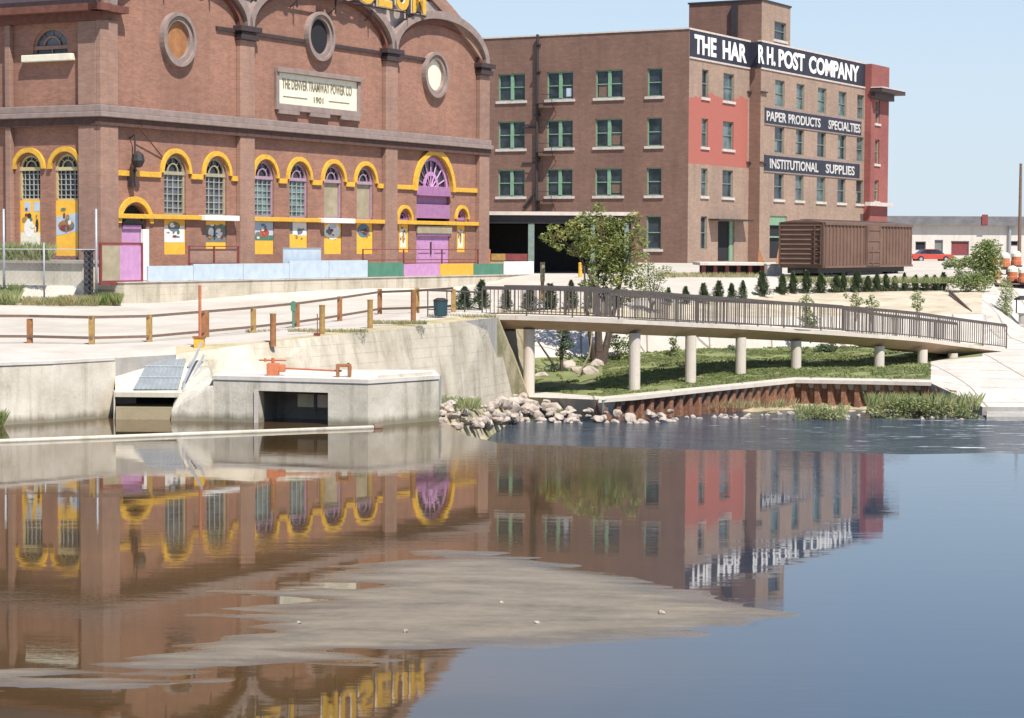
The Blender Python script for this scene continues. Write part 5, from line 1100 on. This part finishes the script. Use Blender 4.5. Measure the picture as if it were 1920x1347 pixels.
# ================================================================== post and rail fence
fn=thing('rail_fence','rust brown post and two rail fence along the gravel path','fence')
fp=[(56,598,80.6,2.30,632),(172,592,79.6,2.3,647),(280,590,80.6,2.32,645),(384,584,83,2.42,628),(475,578,85.7,2.5,625),(557,570,88.5,2.6,604),(637,556,92,2.75,603),(712,542,97,2.9,590),(782,540,95.5,3.0,590),(850,542,93.6,3.15,587)]
fpts=[]
fpts.append(PX(-120,80.6,2.3))
for px,yt,d,z,yb in fp:
    p=PX(px,d,z); h=PD(px,yt,d).z-z; fpts.append(p); r=.10 if px!=384 else .16
    mb=MB(); mb.box(p.x-r,p.x+r,p.y-.09,p.y+.09,z-.15,z+h); mb.build('post',M['weathwood'] if px in (56,384,637,712,557) else M['ochrewood'],fn,bev=.01)
for f_ in (.92,.22):
    for i in range(len(fpts)-1):
        a,b_=fpts[i],fpts[i+1]; hh=1.08; o_=Vector((0,-.12,hh*f_)); mb=MB(); mb.hull([a+o_+Vector((0,dy,dz)) for dy in (0,.06) for dz in (-.05,.05)]+[b_+o_+Vector((0,dy,dz)) for dy in (0,.06) for dz in (-.05,.05)]); mb.build('rail',M['railwood'],fn)
for (px,yt,d,z,mt),lb in zip(((512,590,77.45,2.5,'weathwood'),(604,574,80.9,2.68,'ochrewood'),(694,564,84.3,2.79,'ochrewood'),(775,545,87.2,2.92,'weathwood')),('wooden bollard nearest the rust orange hoist, leftmost by the path edge','ochre wooden bollard above the middle of the pale battered wall','olive ochre wooden bollard, third along the path edge','tall rust brown bollard nearest the footbridge railing')):
    p=PX(px,d,z); h=PD(px,yt,d).z-z; t=thing('bollard',lb,'bollard',p,0,'wooden bollards along the path edge'); mb=MB(); mb.tube((0,0,-.15),(0,0,h),.11,10); mb.build('post',M[mt],t); mb=MB(); mb.tube((0,0,h),(0,0,h+.04),.12,10); mb.build('cap',M['ochrewood'],t)
t=thing('sign_stake','thin dark stake beside the ochre bollard','stake',PX(595,80.3,2.64)); mb=MB(); mb.tube((0,0,0),(0,0,.8),.02,5); mb.build('stake',M['railwood'],t); mb=MB(); mb.box(-.12,.1,-.1,.1,0,.09); mb.build('base',M['maroon'],t)
t=thing('sign_stake','dark green post beside the fence behind the outlet','stake',PX(550,88,2.55)); mb=MB(); mb.box(-.05,.05,-.03,.03,0,1.15); mb.build('stake',M['green'],t); mb=MB(); mb.box(-.1,.1,-.05,-.031,.75,1.12); mb.build('plate',M['green'],t)
t=thing('litter_bin','dark teal litter bin by the left end of the footbridge','bin',PX(826,90.5,3.04)); mb=MB(); mb.lathe([(.24,0),(.27,.05),(.30,.62),(.28,.64)],16); mb.build('body',M['teal'],t); mb=MB(); mb.lathe([(.31,.62),(.31,.68),(.15,.76)],16); mb.build('rim',M['steel'],t)
# ================================================================== sheet piling under the riverside walk
sp_=[PXQ(px,d,z) for px,d,z in ((1122,74.0,.74),(1195,74.7,.8),(1310,76.9,.9),(1490,81.2,1.0),(1620,80.2,1.03),(1745,79.2,1.05),(1790,78.6,.9))]
t=thing('sheet_piling','rusty corrugated steel sheet piling holding up the riverside walk','retaining wall'); ln=[]; acc2=0
pr=[(0,0),(.20,0),(.32,-.24),(.52,-.24),(.64,0)]; per=.64
tot=sum((sp_[i+1]-sp_[i]).xy.length for i in range(len(sp_)-1))
def at2(s):
    for i in range(len(sp_)-1):
        l=(sp_[i+1]-sp_[i]).xy.length
        if s<=l or i==len(sp_)-2: p=sp_[i].lerp(sp_[i+1],min(1,s/l)); d=(sp_[i+1]-sp_[i]).xy.normalized(); return p,Vector((d.y,-d.x,0))
        s-=l
mb=MB(); k=0; pts=[]
while k*per<tot:
    for a_,o_ in pr[:-1]:
        if k*per+a_<tot: p,n=at2(k*per+a_); pts.append(p+n*(-.28-o_))
    k+=1
for i in range(len(pts)-1):
    a,b_=pts[i],pts[i+1]; mb.q(Vector((a.x,a.y,-2.6)),Vector((b_.x,b_.y,-2.6)),b_+Vector((0,0,-.12)),a+Vector((0,0,-.12)))
mb.build('piling',M['piling'],t)
mb=MB()
for i in range(len(sp_)-2):
    a,b_=sp_[i],sp_[i+1]; mb.hull([q+Vector((0,o_,z)) for q in (a,b_) for o_ in (-.14,.6) for z in (-.12,.05)])
mb.build('cap_beam',M['deck'],t)
# ================================================================== rocks
def rockmesh(seed):
    rr=random.Random(seed); bm=bmesh.new(); bmesh.ops.create_icosphere(bm,subdivisions=2,radius=.5)
    for v in bm.verts:
        d=v.co.normalized(); v.co=v.co*(1+.35*mnoise.noise(d*1.6+Vector((seed*3.1,0,0))))
        for k in range(3):
            a=Vector((math.sin(seed+k*2.1),math.cos(seed*1.7+k*2.6),math.sin(k*1.3+seed*.6))).normalized(); m_=v.co.dot(a)
            if m_>.33: v.co-=a*(m_-.33)
    me=bpy.data.meshes.new('boulder'); bm.to_mesh(me); bm.free(); me.materials.append(M['rock']); return me
RM=[rockmesh(i) for i in range(6)]; rr=random.Random(5)
def rock(p,s,lb,grp):
    o=bpy.data.objects.new('boulder',rr.choice(RM)); COL.objects.link(o); o.location=p; o.scale=(s*rr.uniform(.9,1.5),s*rr.uniform(.8,1.2),s*rr.uniform(.55,.95)); o.rotation_euler=(rr.uniform(-.3,.3),rr.uniform(-.3,.3),rr.uniform(0,6.3)); tag(o,lb,'rock',grp)
for i in range(96):
    px=rr.uniform(822,985) if i<74 else rr.uniform(985,1040); f_=rr.random()
    d=73.3+f_*3.4; z=-.12+f_*.66+(0.25 if 930<px<1010 else 0)*f_; s=rr.uniform(.18,.48)*(1.45 if px>940 and f_>.4 else 1)
    k_=rk(px); rock(PXQ(px,d,z,k_),s*k_,'pale riprap boulder between outlet box and first bridge column','riprap heap at the foot of the battered wall')
for i in range(44):
    px=rr.uniform(1030,1262); f_=rr.random(); d0=73.1+max(0,(px-1200))*.012; rock(PXQ(px,d0+f_*1.1,-.05+f_*.42),1.2*rr.uniform(.16,.46),'pinkish boulder along the waterline in front of the riverside walk','boulders before the left part of the riverside walk')
for i in range(34):
    px=rr.uniform(1262,1500); f_=rr.random(); d0=73.3+(px-1262)*.012; rock(PXQ(px,d0+f_*2.2,-.08+f_*.12),rr.uniform(.15,.38),'small stone in the shallows below the rusty sheet piling','stones in the shallows below the piling')
for i in range(34):
    px=rr.uniform(1500,1870); f_=rr.random(); rock(PXQ(px,74.6+f_*2.0,-.12+f_*.18),rr.uniform(.12,.34),'small stone at the foot of the bank willows','stones round the bank willows')
for px,d,z,s in ((1104,84,1.05,.9),(1118,86,1.3,.7),(1085,85,1.1,.6),(1060,86,1.2,.8),(1015,84,.9,.7),(1150,88,1.6,.5)):
    rock(PXQ(px,d,z),s*1.2,'light boulder on the earth bank round the big tree','boulders around the big tree under the bridge')
for px,y in ((760,1184),(1008,1168),(1880/2,1130),(560,1168),(1240,1150)):
    rock(P(px,y,.04),.10,'tiny white stone lying on the silt bar','white stones on the silt bar')
# rocky mud shore at the right of the rapids
mb=MB(); px_=[1180+i*16 for i in range(46)]
g={}
for i,px in enumerate(px_):
    for j in range(13):
        d=73.2+j*.62+(max(0,min(1,(px-1250)/200)))*1.0; t_=j/12; z=-.12+.30*t_+.14*mnoise.fractal(Vector((px*.03,d*1.3,1)),1,2,4); g[i,j]=PXQ(px,d,z-.06)
for i in range(len(px_)-1):
    for j in range(12): mb.q(g[i,j],g[i+1,j],g[i+1,j+1],g[i,j+1])
for i in range(13):
    for j in range(8):
        px=822+i*15.5; t_=j/7; k_=rk(px); g[i,j]=PXQ(px,73.2+4.0*t_,-.6+.95*t_+.12*mnoise.noise(Vector((px*.05,t_*4,2))),k_)
for i in range(12):
    for j in range(7): mb.q(g[i,j],g[i+1,j],g[i+1,j+1],g[i,j+1])
tag(mb.build('rocky_shore',M['dirt']),'rocky mud shore below the sheet piling','shore',kind='structure')
# ================================================================== vegetation
def leafcloud(centres,n,size,seed,flat=.6):
    """many small leaf blades scattered through overlapping clumps"""
    rl=random.Random(seed); mb=MB(); tw=sum(c[3]**2 for c in centres)
    for c in centres:
        k=int(n*c[3]**2/tw)
        for _ in range(k):
            while True:
                v=Vector((rl.uniform(-1,1),rl.uniform(-1,1),rl.uniform(-1,1)))
                if .25<v.length<1: break
            p=Vector(c[:3])+Vector((v.x*c[3],v.y*c[3],v.z*c[3]*flat)); s=size*rl.uniform(.6,1.4)
            a=Vector((rl.gauss(0,1),rl.gauss(0,1),rl.gauss(0,.6))).normalized(); b_=a.cross(Vector((rl.gauss(0,1),rl.gauss(0,1),rl.gauss(0,1)))).normalized()
            mb.q(p-a*s,p+b_*s*.45,p+a*s,p-b_*s*.45)
    return mb
def limb(mb,pts,r0,r1,n=7):
    k=len(pts)-1; r0*=.85; r1*=.8; mb.path(pts,[r0+(r1-r0)*i/k for i in range(k+1)],n)
# big tree growing under and above the bridge
b0=PXQ(1112,86.5,1.05); tr=thing('broadleaf_tree','large loose yellow green tree rising behind the footbridge','tree',b0)
def rel(px,y,Y): return PD(px,y,Y*KR)-b0
mb=MB(); limb(mb,[Vector((.2,0,-.3)),rel(1122,660,86.5),rel(1122,600,86.6),rel(1118,540,86.8)],.36,.10); limb(mb,[Vector((.4,0,-.2)),rel(1136,650,86.7),rel(1150,590,87),rel(1165,520,87)],.28,.08); limb(mb,[Vector((.1,.1,-.2)),rel(1108,640,86.2),rel(1100,580,86.2),rel(1095,500,86.3)],.18,.05)
limb(mb,[rel(1118,540,86.8),rel(1080,470,86.5),rel(1040,440,86.3)],.12,.03); limb(mb,[rel(1118,540,86.8),rel(1125,470,87),rel(1128,400,87)],.13,.03); limb(mb,[rel(1165,520,87),rel(1185,460,87.2),rel(1195,410,87)],.1,.03)
for v in ((.9,-.3),(-.5,.1),(.6,.5)): limb(mb,[Vector((.2,0,.1)),Vector((v[0],v[1]-.1,-.25))],.26,.08)
mb.build('trunk',M['bark'],tr)
cl_=[]
for px,y,r in ((1122,392,.38),(1100,412,.5),(1135,420,.55),(1075,425,.42),(1060,440,.4),(1160,420,.4),(1188,408,.38),(1095,445,.6),(1130,450,.7),(1165,450,.55),(1195,435,.42),(1040,432,.4),(1025,445,.32),(1105,470,.6),(1145,480,.75),(1180,475,.55),(1050,462,.32),(1078,468,.38),(1125,505,.6),(1160,510,.65),(1190,505,.45),(1105,500,.38),(1135,530,.45),(1165,535,.5),(1195,530,.35),(1120,550,.4),(1145,558,.42),(1172,560,.42),(1100,535,.35),(1192,552,.3),(1205,455,.3),(1035,455,.25)):
    v=rel(px,y,86.8+((px*7+y*3)%11-5)*.16); cl_.append((v.x,v.y,v.z,r*1.2))
leafcloud(cl_,5400,.098,1,.75).build('crown',M['leafA'],tr,noclean=True)
# pale bent stem and a dark leaning trunk beside it
t=thing('bent_sapling','pale bent stem leaning beside the big trunk under the bridge','tree',PXQ(1086,83,.9)); q0=t.location.copy(); mb=MB(); limb(mb,[PD(1084,705,83*KR)-q0,PD(1092,690,83*KR)-q0,PD(1104,668,83*KR)-q0,PD(1108,645,83*KR)-q0,PD(1112,600,83.2*KR)-q0,PD(1110,520,83.2*KR)-q0],.07,.03,6); mb.build('trunk',M['barkpale'],t)
leafcloud([(*(PD(1110+a,520+b_,83.2*KR)-q0),.3) for a,b_ in ((0,0),(-12,12),(10,8),(4,-14))],260,.07,61).build('crown',M['leafC'],t,noclean=True)
t=thing('ivy_tree','dark narrow leafy tree under the bridge between pale banks','tree',PXQ(1054,84.5,.95)); q0=t.location.copy(); mb=MB(); limb(mb,[Vector((0,0,-.2)),PD(1052,660,84.5*KR)-q0,PD(1060,610,84.5*KR)-q0,PD(1062,545,84.5*KR)-q0],.12,.05); limb(mb,[Vector((0,0,-.1)),PD(1030,672,84.5*KR)-q0,PD(1008,640,84.5*KR)-q0],.09,.05); mb.build('trunk',M['bark'],t)
leafcloud([(*(PD(px,y,84.5*KR)-q0),r) for px,y,r in ((1056,625,.34),(1062,645,.38),(1052,662,.3),(1064,600,.3),(1040,690,.3),(1022,700,.3),(1068,668,.22))],1300,.07,62,.9).build('crown',M['leafB'],t,noclean=True)
# light shrubs right of the tree
def shrub(name,lb,cat,px,d,z,cs,n,size,mat,seed,trunk='bark',flat=.9):
    kk=1
    if px>1000 and d<112: kk=KR; d,z=Q(d,z)
    t=thing(name,lb,cat,PX(px,d,z)); q0=t.location.copy(); mb=MB(); top=max(cs,key=lambda c:-c[1])
    for c in cs[:4]: limb(mb,[Vector((0,0,-.1)),(PD(c[0],c[1],d)-q0)*.5+Vector((.02,0,0)),PD(c[0],c[1],d)-q0],.045,.015,5)
    mb.build('trunk' if cat=='tree' else 'stem',M[trunk],t)
    leafcloud([(*(PD(px_,y,d+((i*5)%7-3)*.08)-q0),r*kk) for i,(px_,y,r) in enumerate(cs)],n,size*(1+.5*(kk-1)),seed,flat).build('crown' if cat=='tree' else 'foliage',M[mat],t,noclean=True); return t
shrub('flowering_shrub','pale feathery shrub right of the big tree behind the railing','shrub',1222,93.5,3.3,[(1215,500,.32),(1228,515,.4),(1205,525,.38),(1240,520,.32),(1218,540,.4),(1235,548,.35),(1200,552,.35),(1250,505,.25),(1210,480,.22),(1262,515,.2)],1900,.055,'leafC',71)
shrub('leafy_bush','yellow green bush in the shade just left of the second bridge column','shrub',1165,88,1.4,[(1150,640,.35),(1165,655,.4),(1178,640,.3),(1160,672,.35),(1175,675,.3)],900,.07,'leafD',72)
shrub('pointed_shrub','thin upright shrub on the lawn edge right of the second column','shrub',1262,90,1.35,[(1262,640,.2),(1266,655,.22),(1258,665,.22),(1268,628,.14)],420,.06,'leafD',73)
for px,y0,yb,nm,sd in ((1222,650,672,'green bush on the lawn edge right of the second column',1),(1372,650,664,'dark green bush between third and fourth bridge columns',2),(1540,648,660,'round dark bush on the lawn between fifth and sixth columns',3),(1555,645,658,'small dark bush touching the round one on the lawn',4),(1300,655,668,'low bush at the back of the lawn behind the third column',5),(1700,668,682,'low green bush on the lawn behind the seventh column',6)):
    shrub('lawn_bush',nm,'shrub',px,93,1.5,[(px-6,(y0+yb)/2+2,.2),(px+6,(y0+yb)/2,.22),(px,y0+3,.18),(px+2,yb-4,.2)],420,.06,'leafB' if sd in (2,3,4) else 'leafD',80+sd,)
# row of small evergreens
def evergreen(lb,group,sd=9):
    t=thing('evergreen_shrub',lb,'shrub',(0,0,0),0,group); mb=MB(); mb.tube((0,0,-.05),(0,0,.9),.03,5,.008); mb.build('stem',M['bark'],t)
    mb=MB(); rl=random.Random(sd)
    for i in range(1500):
        h=rl.random()**.85; w=rl.uniform(0,6.28); rad=(.37*(1-h)**.75+.03)*(.75+.35*math.sin(w*3+h*9))*rl.uniform(.5,1.15)*(1+.25*math.sin(w+sd)); z=.05+h*(1.0+.05*math.sin(w*2+sd))
        p=Vector((rad*math.cos(w),rad*math.sin(w),z)); a=(Vector((math.cos(w),math.sin(w),rl.uniform(.2,1.1)))).normalized()*rl.uniform(.06,.12); b_=Vector((-math.sin(w),math.cos(w),rl.uniform(-.4,.4))).normalized()*.032
        mb.q(p-a*.5,p+b_,p+a,p-b_)
    mb.build('foliage',M['leafB'],t,noclean=True); return t
left=[(872,531,582),(904,530,581),(951,533,581),(992,529,580),(1031,533,580),(1072,528,578),(1110,533,577),(1157,536,576),(1252,540,574),(1286,532,572),(1319,531,571),(1346,526,570),(1372,527,568),(1394,525,566),(1430,512,556)]
right=[(1467,513,553),(1487,512,553),(1511,510,552),(1537,509,552),(1567,511,551),(1582,511,551),(1605,512,550),(1625,513,550),(1642,512,549),(1662,513,549),(1677,513,548),(1695,513,548),(1715,512,548),(1735,513,547),(1752,511,546),(1769,508,546)]
pro=[]
for row,(lst,grp) in enumerate(((left,'small evergreens behind the left half of the footbridge railing'),(right,'small evergreens in the row before the boxcar'))):
    for i,(px,yt,yb) in enumerate(lst):
        FL=[(850,104,2.89),(932,112,2.70),(992,118,2.52),(1130,118,2.69),(1310,124.5,2.75),(1490,136.5,3.08),(1745,139.7,3.27),(1842,139.7,3.27)]
        k_=max(k for k in range(len(FL)-1) if FL[k][0]<=px); f0,f1=FL[k_],FL[k_+1]; t_=(px-f0[0])/(f1[0]-f0[0]); d=f0[1]+(f1[1]-f0[1])*t_; p=PX(px,d-.15,f0[2]+(f1[2]-f0[2])*t_-.03)
        lb=('small evergreen %s from the left behind the footbridge railing'%ORD[i]) if row==0 else ('small evergreen %s from the left in the row before the boxcar'%ORD[i])
        if len(pro)<3: t=evergreen(lb,grp,11+len(pro)*5); pro.append(t)
        else: t=dup(rr.choice(pro))
        t.location=p; s_=(PD(px,yt,d).z-p.z)/1.08; t.scale=(s_*rr.uniform(.7,1.35),s_*rr.uniform(.8,1.2),s_*rr.uniform(.82,1.08)); t.rotation_euler=(rr.uniform(-.06,.06),rr.uniform(-.06,.06),rr.uniform(0,6.28)); t['label']=lb; t['group']=grp
# saplings on the white terrace
for k,(px,yt,yb,lb) in enumerate(((1512,548,612,'thin yellow green sapling behind the railing above the fifth column'),(1605,545,600,'sparse sapling on the terrace, left one of a close pair'),(1634,550,604,'sparse sapling on the terrace, right one of a close pair'),(1720,542,600,'slim young tree standing against the white terrace near the plaza'))):
    shrub('sapling',lb,'tree',px,94,PD(px,yb,94).z,[(px,yt+8,.16),(px-6,yt+16,.18),(px+7,yt+20,.2),(px-3,yt+30,.2),(px+4,yt+36,.16)]+([(px-18,yt+10,.14)] if k==1 else []),360,.06,'leafC',90+k,'barkpale')
shrub('leafy_bush','leafy yellow green sapling just under the railing at the fifth column','shrub',1520,92,2.0,[(1515,592,.3),(1525,600,.3),(1510,604,.28),(1522,612,.25)],520,.06,'leafD',95)
shrub('round_tree','round dark green tree in front of the distant depot','tree',1850,142,3.95,[(1840,470,.75),(1858,468,.8),(1850,480,.9),(1835,490,.7),(1862,492,.8),(1848,505,.8),(1832,512,.6),(1862,516,.6),(1850,458,.45)],3000,.10,'leafD',96)
shrub('hedge_clump','ragged green clump where the evergreen row meets the round tree','shrub',1815,138.5,3.3,[(1792,528,.5),(1806,520,.5),(1822,528,.55),(1838,535,.5),(1812,536,.5),(1852,530,.45),(1832,518,.4),(1797,510,.3)],2400,.075,'leafD',97)
shrub('weed_clump','dry yellow weeds on the ground beneath the distant maroon door','shrub',1790,170,4.1,[(1788,492,.5),(1800,496,.5),(1812,490,.5),(1822,494,.5),(1776,497,.4)],900,.12,'leafC',98)
shrub('slender_tree','slender olive tree in front of the white wall near the drums','tree',1886,103,2.2,[(1886,540,.35),(1889,555,.4),(1883,568,.38),(1888,582,.32),(1885,528,.28),(1890,595,.2)],1200,.06,'leafC',99)
# willows and grass at the waterline on the right
shrub('bank_willow','low bushy willow at the waterline, the small one in front of the piling','shrub',1545,75.2,.05,[(1500,788,.25),(1520,780,.32),(1545,776,.36),(1565,782,.3),(1580,790,.22),(1535,792,.3),(1555,794,.25)],1300,.055,'leafE',101,flat=.7)
shrub('bank_willow','broad leafy willow thicket at the waterline before the plaza','shrub',1735,76.2,.15,[(1640,772,.32),(1665,766,.38),(1690,762,.42),(1712,758,.45),(1735,764,.42),(1760,766,.4),(1785,768,.36),(1808,774,.32),(1826,782,.24),(1655,788,.34),(1690,785,.42),(1725,784,.42),(1762,786,.4),(1800,790,.3)],4200,.06,'leafE',102,flat=.7)
# tufts of weeds
def weeds(lb,px0,px1,d,z,n,h,mat,seed,spread=.8):
    rl=random.Random(seed); t=thing('weed_clump',lb,'weeds',PX((px0+px1)/2,d,z)); q0=t.location.copy(); mb=MB()
    for i in range(n):
        p=PX(rl.uniform(px0,px1),d+rl.uniform(-spread,spread),z)-q0; hh=h*rl.uniform(.25,1.0)**1.2; w=rl.uniform(0,6.28); l=Vector((math.cos(w),math.sin(w),0))*hh*rl.uniform(.1,.6); s_=Vector((-math.sin(w),math.cos(w),0))*.009
        mb.q(p-s_,p+s_,p+l*.5+Vector((0,0,hh*.7))+s_*.6,p+l+Vector((0,0,hh)))
    mb.build('foliage',M[mat],t,noclean=True)
    mb=MB()
    for i in range(10):
        p=PX(rl.uniform(px0,px1),d+rl.uniform(-spread,spread),z)-q0; mb.tube(p,p+Vector((rl.uniform(-.1,.1),0,h*.8)),.008,3)
    mb.build('stalk',M['barkpale'],t)
weeds('green bushy weeds at the left edge below the dock wall',-30,32,104,3.05,1600,.8,'leafC',1)
weeds('small green weeds before the dock wall near the left edge',12,36,105,3.1,700,1.0,'leafD',2,.3)
weeds('dry grass between the left weeds and the gate post',40,120,104,3.05,1500,.45,'dryweed',3)
weeds('dry yellow weeds below the gate post',115,185,104,3.05,1600,.55,'dryweed',4)
weeds('green tuft of weeds at the right end of the dry strip',184,226,104.5,3.05,1300,.65,'leafD',5,.5)
weeds('tall greyish green weeds growing on top of the dock wall',-40,95,106.5,5.15,1500,1.0,'leafC',6,.3)
weeds('dry grass along the wall edge behind the outlet box',540,690,82,2.7,1500,.16,'dryweed',7,.3)
weeds('dry grass along the wall edge leading to the footbridge',690,800,86,2.86,1500,.2,'dryweed',8,.3)
weeds('sparse dry tufts before the ochre fence posts',460,560,86,2.5,500,.16,'dryweed',9,.6)
weeds('yellow green weeds among the riprap beside the outlet box',826,900,80,.0,900,.45,'leafC',10,.6)
weeds('green tuft in the boulders left of the riverside walk',1045,1075,94.5,-1.35,300,.3,'leafD',11,.2)
weeds('low weeds below the warehouse platform behind the evergreens',1240,1420,140.6,4.0,2200,.4,'dryweed',12,1.3)
weeds('green ground cover before the boxcar wheels',1460,1790,138.9,3.72,4200,.5,'leafC',13,.6)
weeds('dry grass on the wall top beside the left end of the footbridge',800,930,91.5,2.96,900,.2,'dryweed',15,.5)
weeds('tall pale grass rising from the broad willow thicket',1625,1835,97.5,-1.25,1500,.82,'leafC',16,.8)
weeds('pale grass round the small waterline willow',1490,1590,96,-1.45,450,.6,'leafC',17,.5)
weeds('sparse grass growing along the foot of the sheet piling',1330,1500,99,-1.35,500,.5,'dryweed',18,.6)
weeds('tuft of weed at the far left waterline',-10,6,71,0,200,.6,'leafD',14,.1)
# lawn blades (ground cover): short tufts following the lawn surface
rl=random.Random(44); mb=MB()
for c in range(9,13):
    for r in (2,3):
        a,b_,c_,d=C[c][1][r],C[c+1][1][r],C[c+1][1][r+1],C[c][1][r+1]
        for _ in range(3600):
            s_,t_=rl.random(),rl.random(); p=(a*(1-s_)+b_*s_)*(1-t_)+(d*(1-s_)+c_*s_)*t_
            if mnoise.noise(Vector((p.x*.5,p.y*.5,9)))<-.3 or (c==9 and mnoise.noise(Vector((p.x*.9,p.y*.9,4)))<.1): continue
            w=rl.uniform(0,6.28); h=rl.uniform(.03,.09); v=Vector((math.cos(w),math.sin(w),0)); mb.q(p-v*.05,p+v*.05,p+v*.05+Vector((0,0,h)),p-v*.05+Vector((rl.uniform(-.03,.03),0,h)))
tag(mb.build('lawn_grass',leafmat('grass_blades',(.14,.18,.06),(.20,.235,.085),(.27,.255,.12)),noclean=True),'short green grass covering the riverside lawn','grass',kind='stuff')
# ================================================================== light
AZ=(.46,-.888); EL=56
sun=bpy.data.lights.new('sun','SUN'); sun.energy=5.0; sun.angle=R(.5); sun.color=(1,.94,.86)
so=bpy.data.objects.new('sun',sun); COL.objects.link(so); e=R(EL); v=Vector((AZ[0]*math.cos(e),AZ[1]*math.cos(e),math.sin(e))); so.rotation_euler=v.to_track_quat('Z','Y').to_euler()
wd=bpy.data.worlds.new('World'); sc.world=wd; wd.use_nodes=True; nt=wd.node_tree; sk=nt.nodes.new('ShaderNodeTexSky'); sk.sky_type='NISHITA'; sk.sun_disc=False; sk.sun_elevation=e; sk.sun_rotation=math.atan2(AZ[0],AZ[1]); sk.air_density=1.0; sk.dust_density=.4; sk.ozone_density=1.5
gt=nt.nodes.new('ShaderNodeTexCoord'); gs=nt.nodes.new('ShaderNodeSeparateXYZ'); nt.links.new(gt.outputs['Generated'],gs.inputs[0]); mr=nt.nodes.new('ShaderNodeMapRange'); mr.inputs[1].default_value=0; mr.inputs[2].default_value=.36; mr.inputs[3].default_value=.9; mr.inputs[4].default_value=.15; nt.links.new(gs.outputs[2],mr.inputs[0])
ms=nt.nodes.new('ShaderNodeMapRange'); ms.inputs[1].default_value=-.35; ms.inputs[2].default_value=.35; ms.inputs[3].default_value=.25; nt.links.new(gs.outputs[1],ms.inputs[0])
hz=mixc(nt,math_(nt,'MULTIPLY',mr.outputs[0],ms.outputs[0]),mixc(nt,1.0,sk.outputs[0],(.80,.90,1.06),'MULTIPLY'),(4.8,5.6,6.4)); nt.links.new(hz,nt.nodes['Background'].inputs[0]); nt.nodes['Background'].inputs[1].default_value=.095
sc.view_settings.view_transform='Standard'; sc.view_settings.look='None'; sc.view_settings.exposure=.56; sc.view_settings.gamma=1
sc.cycles.max_bounces=6; sc.cycles.use_denoising=True
